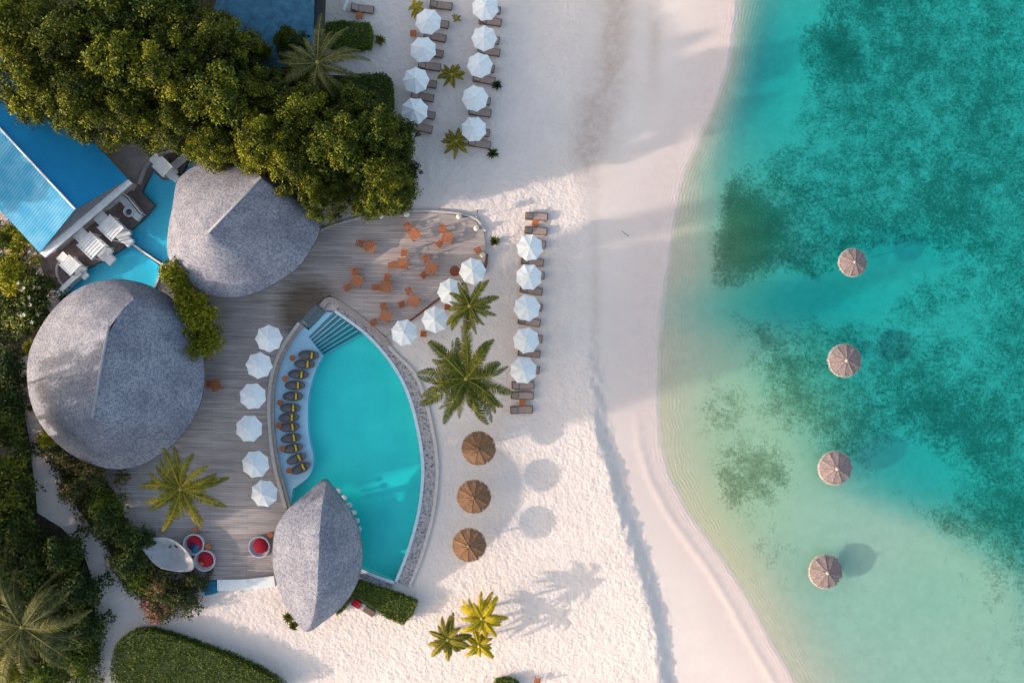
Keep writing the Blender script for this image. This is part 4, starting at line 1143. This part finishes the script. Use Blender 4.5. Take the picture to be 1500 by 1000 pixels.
def dome_clumps(g, R_, h0, hz, n, r0, r1, inner=True):
    out = []
    p1, p2 = g.uniform(0, 6.28), g.uniform(0, 6.28)
    for k in range(n):
        a = g.uniform(0, 2 * math.pi); u = g.random() ** .6 * (1 + .20 * math.sin(3 * a + p1) + .12 * math.sin(5 * a + p2)); u = min(u, 1.25)
        rr = R_ * u * g.uniform(.85, 1.08); z = h0 + hz * math.sqrt(max(0, 1 - u * u)) * g.uniform(.45, 1.15)
        out.append((rr * math.cos(a), rr * math.sin(a), z, g.uniform(r0, r1)))
    if inner:
        out.append((0, 0, h0 - .4, R_ * .55))
        for k in range(16):
            a = k * 2.4; out.append((R_ * .8 * math.cos(a), R_ * .8 * math.sin(a), h0 - g.uniform(.2, 4.2), g.uniform(.9, 1.3)))
    return out
def mk_tree(mat, Rr, H, seed, name='broadleaf_tree', per=250, leaf=.28, n=34, cr=(.38, .92)):
    """crown top at height H, radius Rr"""
    def f():
        g = random.Random(seed); o = thing(name, 'x', 'tree')
        hz = Rr * 1.0; h0 = H - hz - .6
        cl = dome_clumps(g, Rr * .86, h0, hz, n, cr[0], cr[1])
        leaf_mesh('crown', cl, per, leaf, mat, seed, parent=o)
        mb = MB(); mb.tube([(0, 0, -.3), (.1, .05, h0 * .5), (.0, .15, h0)], [Rr * .08 + .08, Rr * .06 + .05, Rr * .05], 8)
        for k in range(7):
            c_ = cl[k]; mb.tube([(0, .15, h0 * .75), (c_[0] * .5, c_[1] * .5, h0 + .2), (c_[0], c_[1], c_[2])], [Rr * .035 + .03, .06, .03], 6)
        mb.build('trunk', M['trunk'], o, True)
        return o
    return f
big = [Kind(mk_tree(M['leaf_olive'], 4.0, 12, 11, n=80)), Kind(mk_tree(M['leaf_olive'], 4.0, 12, 23, n=72)), Kind(mk_tree(M['leaf_green'], 4.0, 12, 37, n=80))]
# crown centre in the photograph (px), crown radius (px), kind, top height, what singles it out
trees = [
    (20, 30, 62, 0, 12, 'olive tree crown in the top left corner of the photo'),
    (95, 55, 60, 1, 12.5, 'olive tree near the top left corner, second crown from the left at the top'),
    (165, 20, 58, 2, 12, 'dark green tree at the top edge between the olive crowns'),
    (235, 15, 60, 2, 12, 'dark tree at the top edge, left of the dark blue roof'),
    (40, 115, 55, 1, 11, 'olive tree overhanging the blue roof at the far left'),
    (115, 145, 58, 0, 11.5, 'olive tree overhanging the right slope of the blue roof'),
    (180, 95, 60, 2, 12.5, 'dark green tree in the middle of the upper left wood'),
    (245, 95, 58, 0, 13, 'tall olive tree in the centre of the upper left wood'),
    (190, 158, 48, 0, 10.5, 'olive tree above the pale walkway'),
    (262, 180, 42, 1, 10.5, 'olive tree just above the cabana at the top of the plunge pool'),
    (315, 60, 50, 1, 12, 'olive tree left of the dark blue roof, below the top edge'),
    (318, 140, 58, 2, 12.5, 'green tree above the fan-shaped roof'),
    (310, 205, 40, 0, 9.5, 'small olive tree hanging over the upper left rim of the fan-shaped roof'),
    (362, 68, 24, 0, 9, 'small bright tree poking over the dark blue roof'),
    (385, 135, 42, 1, 10.5, 'olive tree just left of the dark palm'),
    (385, 200, 50, 0, 11, 'olive tree over the top of the fan-shaped roof'),
    (440, 165, 50, 1, 11, 'olive tree below the dark palm'),
    (430, 240, 45, 0, 10, 'olive tree over the right shoulder of the fan-shaped roof'),
    (465, 285, 33, 1, 9.5, 'bright olive tree at the lower tip of the wood, beside the fan-shaped roof'),
    (495, 210, 52, 2, 11.5, 'dark green tree left of the rightmost crown'),
    (555, 195, 45, 2, 11, 'rightmost dark green tree crown, next to the upper parasols'),
    (560, 262, 42, 2, 10, 'dark green tree overhanging the top of the dining deck'),
    (520, 160, 40, 2, 9, 'dark green tree above the rightmost crown, below the clipped hedge'),
]
def put_tree(kinds, a, b, r, k, H, lab, g, cat='tree', baseR=4.0, baseH=12.0):
    zc = H * .8; q = P(a, b, zc); s = S(r, zc) / baseR
    kinds[k].put(lab, cat, Vector((q.x, q.y, 0)), rnd.uniform(0, 6.28), g, (s, s, H / baseH))
for a, b, r, k, H, lab in trees:
    put_tree(big, a, b, r * 1.08, k, H, lab, 'trees of the upper left wood')
under = [(575, 210, 36), (585, 250, 34), (582, 285, 28), (545, 285, 34), (520, 250, 40), (540, 170, 34), (470, 250, 36), (500, 140, 30), (450, 110, 34), (420, 170, 40), (340, 100, 40), (280, 130, 44), (210, 60, 44), (120, 90, 44), (60, 70, 40), (430, 60, 26)]
for i, (a, b, r) in enumerate(under):
    put_tree(big, a - 8, b, r, (2, 2, 1)[i % 3], 6.4 if i < 8 else 7.5, 'lower dark tree filling the gaps beneath the tall crowns of the wood', 'lower trees beneath the tall crowns')
M['litter'] = pm('litter', (.045, .04, .022), (.02, .022, .012), 3, .95, .05, 9)
tag(pslab('forest_floor', [(-120, -120), (470, -120), (468, 40), (478, 110), (570, 112), (575, 170), (592, 262), (560, 288), (500, 282), (462, 300), (430, 262), (380, 232), (300, 226), (250, 212), (200, 190), (110, 150), (-10, 110), (-120, 60)], -.3, .16, M['litter']), kind='structure')
GC1 = [(-30, 330), (20, 325), (48, 378), (74, 425), (42, 490), (18, 505), (24, 560), (38, 640), (50, 735), (52, 765), (95, 792), (130, 830), (146, 880), (150, 930), (158, 1020), (-30, 1020)]
GC2 = [(62, 642), (92, 655), (150, 690), (180, 740), (200, 788), (205, 812), (225, 845), (290, 842), (294, 870), (270, 905), (235, 905), (205, 880), (175, 845), (150, 800), (112, 750), (80, 700)]
def ground_cover(pxs, mat, seed, dens=70, leaf=.22, hmax=.9):
    g = np.random.RandomState(seed); pts = [P(a, b) for a, b in pxs]
    cx = sum(p.x for p in pts) / len(pts); cy = sum(p.y for p in pts) / len(pts)
    x0, x1 = min(p.x for p in pts) - .5, max(p.x for p in pts) + .5; y0, y1 = min(p.y for p in pts) - .5, max(p.y for p in pts) + .5
    n = int((x1 - x0) * (y1 - y0) * dens); Xs, Ys = g.uniform(x0, x1, n), g.uniform(y0, y1, n)
    wx, wy = .35 * wob(Xs * 9, Ys * 9, .35), .35 * wob(Xs * 9 + 50, Ys * 9 - 70, .35)
    ok = inpoly(Xs + wx + g.normal(size=n) * .12, Ys + wy + g.normal(size=n) * .12, [(p.x, p.y) for p in pts]); Xs, Ys = Xs[ok], Ys[ok]; n = len(Xs)
    hz = hmax * np.clip(.5 + .9 * wob(Xs * 9, Ys * 9, .22), .1, 1)
    pos = np.stack([Xs, Ys, .1 + hz * g.uniform(.3, 1, n)], 1)
    nr = g.normal(size=(n, 3)) * .6 + np.array([0, 0, .8]); nr /= np.linalg.norm(nr, axis=1)[:, None]
    u = np.cross(nr, g.normal(size=(n, 3))); u /= np.linalg.norm(u, axis=1)[:, None]; v = np.cross(nr, u)
    L = leaf * g.uniform(.7, 1.4, n)[:, None]
    V = np.stack([pos - u * L * .5, pos + v * L * .3, pos + u * L * .5, pos - v * L * .3], 1).reshape(-1, 3)
    me = bpy.data.meshes.new('ground_cover'); me.vertices.add(len(V)); me.vertices.foreach_set('co', V.ravel())
    me.loops.add(n * 4); me.loops.foreach_set('vertex_index', np.arange(n * 4)); me.polygons.add(n)
    me.polygons.foreach_set('loop_start', np.arange(n) * 4); me.polygons.foreach_set('loop_total', np.full(n, 4)); me.update()
    at = me.attributes.new('tint', 'FLOAT', 'FACE'); at.data.foreach_set('value', g.uniform(0, 1, n).astype(np.float32))
    me.materials.append(mat); o = bpy.data.objects.new('ground_cover', me); col.objects.link(o)
    return o
tag(ground_cover(GC1, M['leaf_dark'], 61), 'low dark undergrowth along the left edge', 'undergrowth', kind='stuff')
tag(ground_cover(GC2, M['leaf_mixed'], 62), 'low undergrowth in the belt below the round roof', 'undergrowth', kind='stuff')
def shrink(pxs, f=.86):
    cx = sum(a for a, b in pxs) / len(pxs); cy = sum(b for a, b in pxs) / len(pxs)
    return [(cx + (a - cx) * f, cy + (b - cy) * f) for a, b in pxs]
tag(pslab('garden_soil', shrink(GC1), -.3, .13, M['litter']), kind='structure')
tag(pslab('garden_soil', shrink(GC2), -.3, .135, M['litter']), kind='structure')
# out of frame to the left: the tall trees whose shadows reach the beach
def shadow_tree(sx, sy, H, r, k, lab):
    g = P(sx, sy); L = (H - 2.5) / math.tan(R(ELEV)); u = Vector((-sdir.x, -sdir.y, 0)).normalized()
    p = g - u * L; s = r / 4.0
    big[k].put(lab, 'tree', Vector((p.x, p.y, 0)), rnd.uniform(0, 6), 'tall trees standing beyond the left edge', (s, s, H / 12))
for i, (sx, sy, H, r) in enumerate([(880, 430, 20.5, 3.4), (930, 470, 22, 3.6), (985, 500, 23.5, 3.6), (905, 530, 22, 2.8), (960, 545, 24, 3.0), (1040, 470, 25, 3.2), (930, 385, 22, 2.4), (1000, 415, 24, 2.2), (920, 335, 22.5, 1.7), (850, 480, 20.5, 2.6), (1100, 455, 26, 2.6)]):
    shadow_tree(sx, sy, H, r, i % 3, 'tall tree beyond the left edge of the view, casting its shadow on the beach')

for sx, sy, H, r in [(205, 195, 10, 3.0), (255, 225, 11, 3.0)]:
    shadow_tree(sx, sy, H, r, 1, 'tree beyond the left edge of the view, casting shade on the blue roof')
for sx, sy, H, r in [(95, 725, 8, 3.4), (125, 815, 8.6, 3.2), (20, 600, 5.8, 2.6), (165, 880, 9.2, 2.6)]:
    shadow_tree(sx, sy, H, r, 2, 'smaller tree beyond the left edge of the view, casting shade on the garden path')
def mk_shrub(mat, seed, per=260, leaf=.20, n=16, flower=None, nf=0, cr=(.42, .7)):
    def f():
        g = random.Random(seed); o = thing('shrub', 'x', 'shrub')
        cl = dome_clumps(g, 1.35, .5, 1.6, n, cr[0], cr[1], False) + [(0, 0, .9, 1.0)]
        leaf_mesh('foliage', cl, per, leaf, mat, seed, parent=o)
        mb = MB()
        for k in range(5): mb.tube([(0, 0, -.1), (cl[k][0] * .5, cl[k][1] * .5, cl[k][2] * .5), cl[k][:3]], [.06, .04, .02], 5)
        mb.build('stem', M['trunk'], o)
        if flower:
            mb = MB()
            for k in range(nf):
                c_ = g.choice(cl[:-1]); a = g.uniform(0, 6.28); e_ = g.uniform(.2, 1.4)
                p = Vector((c_[0] + c_[3] * math.cos(a) * math.cos(e_), c_[1] + c_[3] * math.sin(a) * math.cos(e_), c_[2] + c_[3] * .85 * math.sin(e_) + .05))
                for j in range(5):
                    t_ = j * 1.257; d1 = Vector((math.cos(t_), math.sin(t_), .2)) * .09; d2 = Vector((math.cos(t_ + .7), math.sin(t_ + .7), .2)) * .09
                    mb.add([p, p + d1, p + d1 + d2 * .6, p + d2], [(0, 1, 2, 3)])
            mb.build('blossom', flower, o)
        return o
    return f
G3 = 'dark bushes along the left edge'
SH = {'lime': Kind(mk_shrub(M['leaf_lime'], 5, 300, .20, 18)), 'pink': Kind(mk_shrub(M['leaf_mixed'], 6, 260, .19, 18, M['blossom'], 40)),
      'dark': Kind(mk_shrub(M['leaf_dark'], 8, 260, .22, 18)), 'white': Kind(mk_shrub(M['leaf_green'], 9, 260, .22, 18, M['white_blossom'], 12)), 'green': Kind(mk_shrub(M['leaf_hedge'], 12, 280, .17, 18)),
      'mixed': Kind(mk_shrub(M['leaf_mixed'], 14, 260, .19, 18))}
def put_shrub(kind, a, b, r, h, lab, g):
    r *= 1.12
    if a < 140 and h > 2.7 and g == G3: h = 2.7 if b < 700 else h
    q = P(a, b, h * .7); s = S(r, h * .7) / 1.75
    SH[kind].put(lab, 'shrub', Vector((q.x, q.y, 0)), rnd.uniform(0, 6.28), g, (s, s, h / 2.6))
G1 = 'yellow-green trees between the two big roofs'
for a, b, r, h, lb in [(252, 402, 34, 5.2, 'bright yellow-green bush nearest the plunge pools, between the two big roofs'), (272, 440, 32, 5.0, 'second yellow-green bush down, between the two big roofs'),
                       (292, 478, 36, 5.2, 'third yellow-green bush down, over the right rim of the round roof'), (283, 515, 30, 4.8, 'lowest yellow-green bush, over the right rim of the round roof'), (300, 500, 22, 4.6, 'small yellow-green bush on the deck side of the lowest one')]:
    put_shrub('lime', a, b, r, h, lb, G1)
G2 = 'bushes in the belt below the round roof'
for kd, a, b, r, h, lb in [('lime', 66, 645, 20, 2.4, 'small bright bush at the upper left end of the flowering belt'), ('mixed', 95, 668, 32, 3.4, 'reddish-green bush touching the lower left rim of the round roof'), ('mixed', 133, 690, 36, 3.6, 'largest reddish-green bush, just below the round roof'),
                       ('mixed', 108, 715, 30, 3, 'bush left of the middle of the flowering belt'), ('green', 150, 735, 32, 3, 'green bush in the belt left of the golden palm'), ('dark', 155, 765, 34, 3.2, 'dark bush in the belt, above the white canopy'),
                       ('dark', 188, 790, 30, 3, 'dark bush touching the upper tip of the white canopy'), ('dark', 188, 828, 34, 2.8, 'dark bush left of the white canopy'), ('green', 205, 852, 30, 2.4, 'green bush below left of the white canopy'),
                       ('mixed', 235, 866, 34, 2.8, 'bush right below the white canopy'), ('pink', 228, 890, 26, 2.2, 'bush with pink blossoms at the lower end of the belt'), ('mixed', 266, 878, 32, 2.6, 'rounded bush at the lowest right end of the belt'),
                       ('mixed', 283, 850, 20, 2, 'small bush between the red daybeds and the belt end'), ('dark', 215, 790, 16, 2.2, 'small dark bush at the top of the white canopy')]:
    put_shrub(kd, a, b, r, h, lb, G2)
G3 = 'dark bushes along the left edge'
dk = [('lime', 28, 345, 34, 3.6, 'yellow-green bush below the blue roof at the left edge'), ('lime', 12, 395, 36, 3.6, 'second yellow-green bush at the left edge, beside the smallest cabana'), ('white', 52, 420, 32, 3.6, 'white-flowered bush left of the white wall'), ('white', 28, 462, 38, 3.4, 'white-flowered bush at the upper left of the round roof'),
      ('lime', 40, 508, 12, 1.8, 'tiny lime bush touching the left rim of the round roof'), ('green', 2, 350, 24, 3, 'lime-edged bush below the corner of the blue roof'),
      ('dark', 5, 540, 34, 3.6, 'dark bush at the left edge, level with the round roof centre'), ('dark', 8, 595, 38, 3.6, 'dark bush at the left edge beside the sandy path'), ('dark', 12, 655, 38, 3.8, 'dark bush at the left edge, above the path bend'), ('dark', 15, 715, 38, 3.8, 'dark bush at the left edge left of the belt'), ('dark', 12, 765, 38, 3.6, 'dark bush at the left edge just above the lower thicket'),
      ('dark', 35, 825, 44, 3.8, 'dark bush at the top of the lower left thicket'), ('dark', 88, 815, 40, 3.6, 'dark bush at the upper right of the lower left thicket'), ('dark', 112, 868, 40, 3.4, 'dark bush at the right bulge of the lower left thicket'), ('dark', 60, 880, 42, 3.4, 'dark bush behind the top of the corner palm'),
      ('dark', 122, 925, 36, 3, 'dark bush at the right edge of the lower left thicket'), ('dark', 85, 935, 40, 3, 'dark bush right of the corner palm crown'), ('green', 115, 975, 36, 2.8, 'green bush in the bottom row of the lower left thicket'), ('green', 60, 990, 40, 3, 'green bush at the bottom edge below the corner palm'), ('lime', 12, 990, 30, 3, 'bright bush in the bottom left corner')]
for kd, a, b, r, h, lb in dk: put_shrub(kd, a, b, r, h, lb, G3)
for a, b, r, lb in [(37, 555, 9, 'small green plant at the left foot of the round roof'), (44, 597, 7, 'tiny green plant below it at the left foot of the round roof')]:
    put_shrub('green', a, b, r, .8, lb, 'small plants by the round roof')

# clipped hedges: leaves over a solid shape
def hedge(pxs, h, lab, mat, seed, dens=150, leaf=.15):
    o = thing('hedge', lab, 'hedge')
    pts = [P(a, b, h) for a, b in pxs]; cx = sum(p.x for p in pts) / len(pts); cy = sum(p.y for p in pts) / len(pts)
    slab('core', [(cx + (p.x - cx) * .93, cy + (p.y - cy) * .93) for p in pts], 0, h - .12, M['hedge_core'], o)
    g = np.random.RandomState(seed)
    x0, x1 = min(p.x for p in pts), max(p.x for p in pts); y0, y1 = min(p.y for p in pts), max(p.y for p in pts)
    n = int((x1 - x0) * (y1 - y0) * dens); Xs, Ys = g.uniform(x0, x1, n), g.uniform(y0, y1, n)
    ok = inpoly(Xs, Ys, [(p.x, p.y) for p in pts]); Xs, Ys = Xs[ok], Ys[ok]
    top = np.stack([Xs, Ys, h - .1 + .16 * wob(Xs * 9, Ys * 9, .5) + g.uniform(-.1, .12, len(Xs))], 1)
    sd_ = []
    m = len(pts)
    for i in range(m):
        a, b = pts[i], pts[(i + 1) % m]; l = (b - a).length; k = int(l * h * dens)
        u = g.uniform(0, 1, k)[:, None]; q = np.array(a[:2]) * (1 - u) + np.array(b[:2]) * u
        sd_.append(np.concatenate([q + g.normal(size=(k, 2)) * .06, g.uniform(0, h, k)[:, None]], 1))
    pos = np.concatenate([top] + sd_); n = len(pos)
    nr = g.normal(size=(n, 3)) * .7 + np.array([0, 0, .8]); nr /= np.linalg.norm(nr, axis=1)[:, None]
    u = np.cross(nr, g.normal(size=(n, 3))); u /= np.linalg.norm(u, axis=1)[:, None]; v = np.cross(nr, u)
    L = leaf * g.uniform(.7, 1.3, n)[:, None]
    V = np.stack([pos - u * L * .5, pos + v * L * .3, pos + u * L * .5, pos - v * L * .3], 1).reshape(-1, 3)
    me = bpy.data.meshes.new('foliage'); me.vertices.add(len(V)); me.vertices.foreach_set('co', V.ravel())
    me.loops.add(n * 4); me.loops.foreach_set('vertex_index', np.arange(n * 4)); me.polygons.add(n)
    me.polygons.foreach_set('loop_start', np.arange(n) * 4); me.polygons.foreach_set('loop_total', np.full(n, 4)); me.update()
    at = me.attributes.new('tint', 'FLOAT', 'FACE'); at.data.foreach_set('value', g.uniform(0, 1, n).astype(np.float32))
    me.materials.append(mat); f = bpy.data.objects.new('foliage', me); col.objects.link(f); f.parent = o
    return o
M['hedge_core'] = pm('hedge_core', (.03, .045, .01), None, 5, .9)
hedge([(478, 32), (500, 30), (540, 33), (544, 50), (540, 66), (525, 69), (490, 68), (470, 60)], 1.4, 'clipped green hedge below the lone lounger at the top', M['leaf_hedge'], 3)
hedge([(498, 116), (520, 109), (560, 107), (571, 114), (573, 150), (566, 172), (500, 170)], 1.8, 'dark clipped hedge below the dark palm, left of the parasol row', M['leaf_green'], 4)
hedge([(516, 852), (530, 855), (585, 873), (609, 883), (603, 900), (590, 914), (565, 904), (542, 886), (518, 872), (505, 868)], 1.1, 'clipped bright green hedge at the bottom end of the pool', M['leaf_hedge'], 5)
hedge([(508, 868), (517, 874), (500, 896), (492, 900), (494, 885)], .9, 'short strip of hedge beside the lower tip of the leaf roof', M['leaf_hedge'], 6)
hedge([(p.x, p.y) for p in px_curve([(164, 966), (175, 938), (205, 925), (245, 932), (300, 951), (345, 968), (392, 992), (410, 1015), (300, 1020), (175, 1010)], 3, True)], 1.5, 'long rounded green hedge along the bottom left edge', M['leaf_hedge'], 7, 130)
hedge([(725, 998), (745, 995), (760, 1002), (755, 1015), (725, 1015)], .8, 'small patch of hedge at the bottom edge beside the chair', M['leaf_hedge'], 8)

# palms
def frond_mesh(L, rise, droop, seed, mat, nl=46, ll=.62, wl=.075, hang=.35):
    g = random.Random(seed); mb = MB(); pts = []
    for k in range(nl + 1):
        t = k / nl; pts.append(Vector((L * (t - .12 * t ** 3), 0, L * (rise * t - droop * t ** 2.2))))
    tint = []
    mb.tube([pts[i] for i in range(0, nl + 1, 2)], [.045 * (1 - .8 * i / nl) + .006 for i in range(0, nl + 1, 2)], 4)
    nr = len(mb.f)
    for k in range(3, nl):
        t = k / nl; p = pts[k]; d = (pts[k + 1] - pts[k - 1]).normalized()
        l = ll * math.sin(math.pi * min(1, .12 + t * .86)) ** .55 * g.uniform(.88, 1.1) * (1 - .25 * t)
        for s in (-1, 1):
            if g.random() < .03: continue
            fw = .35 + .75 * t + g.uniform(-.12, .12)
            dv = (Vector((0, s, 0)) + d * fw + Vector((0, 0, .15 - hang * g.uniform(.6, 1.4)))).normalized()
            tip = p + dv * l + Vector((0, 0, -.18 * l)); mid = p + dv * l * .5
            wv = d * wl * g.uniform(.8, 1.2)
            mb.add([p - wv * .5, p + wv * .5, mid + wv * .55, mid - wv * .45, tip], [(0, 1, 2, 3), (3, 2, 4)])
    me = bpy.data.meshes.new('frond'); me.from_pydata(mb.v, [], mb.f)
    at = me.attributes.new('tint', 'FLOAT', 'FACE')
    at.data.foreach_set('value', [1.0 if i < nr else g.uniform(0, .8) for i in range(len(mb.f))])
    me.materials.append(mat); return me
def palm(label, a, b, rpx, H, mat, nf=22, name='coconut_palm', seed=1, lean=(0, 0), ll=.62, group=None, wl=.085, upright=0.0, cat='palm'):
    g = random.Random(seed); q = P(a, b, H); Lm = S(rpx, H)
    o = thing(name, label, cat, Vector((q.x - lean[0], q.y - lean[1], 0)), 0, group)
    mb = MB(); n = 14; pts = []; rr = []
    for k in range(n + 1):
        t = k / n; pts.append((lean[0] * t ** 1.6, lean[1] * t ** 1.6, -.2 + (H + .2) * t)); rr.append((.20 - .07 * t + (.06 if k % 2 else 0) * .2 + (.12 * max(0, .12 - t) / .12)) * min(1, .5 + H / 12))
    mb.tube(pts, rr, 10); mb.build('trunk', M['trunk'], o, True)
    mb = MB(); mb.lathe((lean[0], lean[1], H), [(.10, -.35), (.20, -.1), (.16, .12), (.03, .35)], 10); mb.build('heart', M['rachis'], o, True)
    var = [frond_mesh(Lm, .55 + upright, .62, seed * 10 + 1, mat, ll=ll * Lm / 3.6, wl=wl), frond_mesh(Lm, .30 + upright, .55, seed * 10 + 2, mat, ll=ll * Lm / 3.6, wl=wl, hang=.5), frond_mesh(Lm, .05 + upright, .55, seed * 10 + 3, mat, ll=ll * Lm / 3.6, wl=wl, hang=.6)]
    for k in range(nf):
        v = (0, 1, 1, 2)[k % 4] if k > 4 else 0
        f = bpy.data.objects.new('frond', var[v]); col.objects.link(f); f.parent = o
        f.location = (lean[0], lean[1], H)
        f.rotation_euler = (R(g.uniform(-28, 28)), R(g.uniform(-12, 14)), k * 2.39996 + g.uniform(-.35, .35))
        s = g.uniform(.72, 1.12) * (.78 if v == 0 and k < 5 else 1.0); f.scale = (s, s, s)
    return o
palm('big coconut palm on the sand between the pool and the lone row of parasols', 683, 555, 82, 6.5, M['frond'], 32, seed=2, lean=(.5, .3), ll=.68, wl=.085)
palm('smaller palm between the white parasols above the big palm', 688, 448, 48, 5.0, M['frond'], 24, seed=3, lean=(.3, .4), ll=.68, wl=.055)
palm('golden palm on the timber deck below the round roof', 265, 716, 74, 7.0, M['frond_gold'], 26, seed=4, lean=(-.3, .2), ll=.6, wl=.085)
palm('dark palm in front of the dark blue roof at the top', 465, 92, 78, 8.0, M['frond_dark'], 24, seed=5, lean=(.4, -.2), ll=.6, wl=.06)
palm('grey-green palm in the bottom left corner', 33, 918, 105, 8.0, M['frond_dark'], 30, seed=6, lean=(.5, .3), ll=.6, wl=.07)
palm('yellow young palm at the bottom, upper right one of the clump', 706, 905, 40, 3.0, M['frond_yellow'], 26, 'young_palm', seed=7, ll=.8, group='yellow young palms near the bottom edge', wl=.075)
palm('yellow young palm at the bottom, lowest of the clump', 702, 945, 28, 2.4, M['frond_yellow'], 20, 'young_palm', seed=8, ll=.8, group='yellow young palms near the bottom edge', wl=.075)
palm('greener young palm at the bottom, leftmost of the clump', 656, 936, 36, 2.6, M['frond_gold'], 24, 'young_palm', seed=9, ll=.8, group='yellow young palms near the bottom edge', wl=.075)
for i, (a, b, r, mt, lb) in enumerate([(662, 110, 23, 'frond_gold', 'bushy low palm between the two upper parasol rows'), (668, 207, 26, 'frond_gold', 'bushy low palm beside the lowest parasol of the upper right row'),
        (610, 12, 15, 'frond_yellow', 'yellow low palm beside the topmost parasol of the upper left row'), (668, 27, 10, 'frond_gold', 'tiny yellow plant between the tops of the two parasol rows')]):
    palm(lb, a, b, r, .9 if r > 12 else .4, M[mt], 18 if r > 12 else 10, 'low_palm', seed=20 + i, ll=.8, wl=.045, upright=.25, cat='plant')
def rosette(a, b, r, mat, lab, seed):
    g = random.Random(seed); o = thing('rosette_plant', lab, 'plant', P(a, b, 0), g.uniform(0, 3), 'small spiky plants in the sand')
    mb = MB(); L = S(r)
    for k in range(16):
        an = k * 2.4; l = L * g.uniform(.75, 1.1); d = Vector((math.cos(an), math.sin(an), 0)); s_ = Vector((-d.y, d.x, 0)) * .055
        h = g.uniform(.25, .6)
        mb.add([-s_, s_, d * l * .55 + s_ * 1.4 + Vector((0, 0, h)), d * l * .55 - s_ * 1.4 + Vector((0, 0, h)), d * l + Vector((0, 0, h * .7))], [(0, 1, 2, 3), (3, 2, 4)])
    mb.build('foliage', mat, o)
for i, (a, b, r, mt, lb) in enumerate([(728, 127, 9, 'frond', 'small spiky plant right of the upper right parasol row'), (722, 226, 10, 'frond', 'small spiky plant below the upper right parasol row'), (724, 354, 10, 'frond_gold', 'brownish spiky plant off the right end of the dining deck'),
        (557, 61, 10, 'frond_gold', 'brownish spiky plant right of the upper hedge'), (585, 179, 12, 'frond', 'dark spiky plant left of the lowest parasol of the upper left row'), (424, 902, 12, 'frond_gold', 'leafy plant at the left of the lower tip of the leaf roof'), (431, 914, 9, 'frond_gold', 'smaller leafy plant just above the lower tip of the leaf roof')]):
    rosette(a, b, r, M[mt], lb, 40 + i)
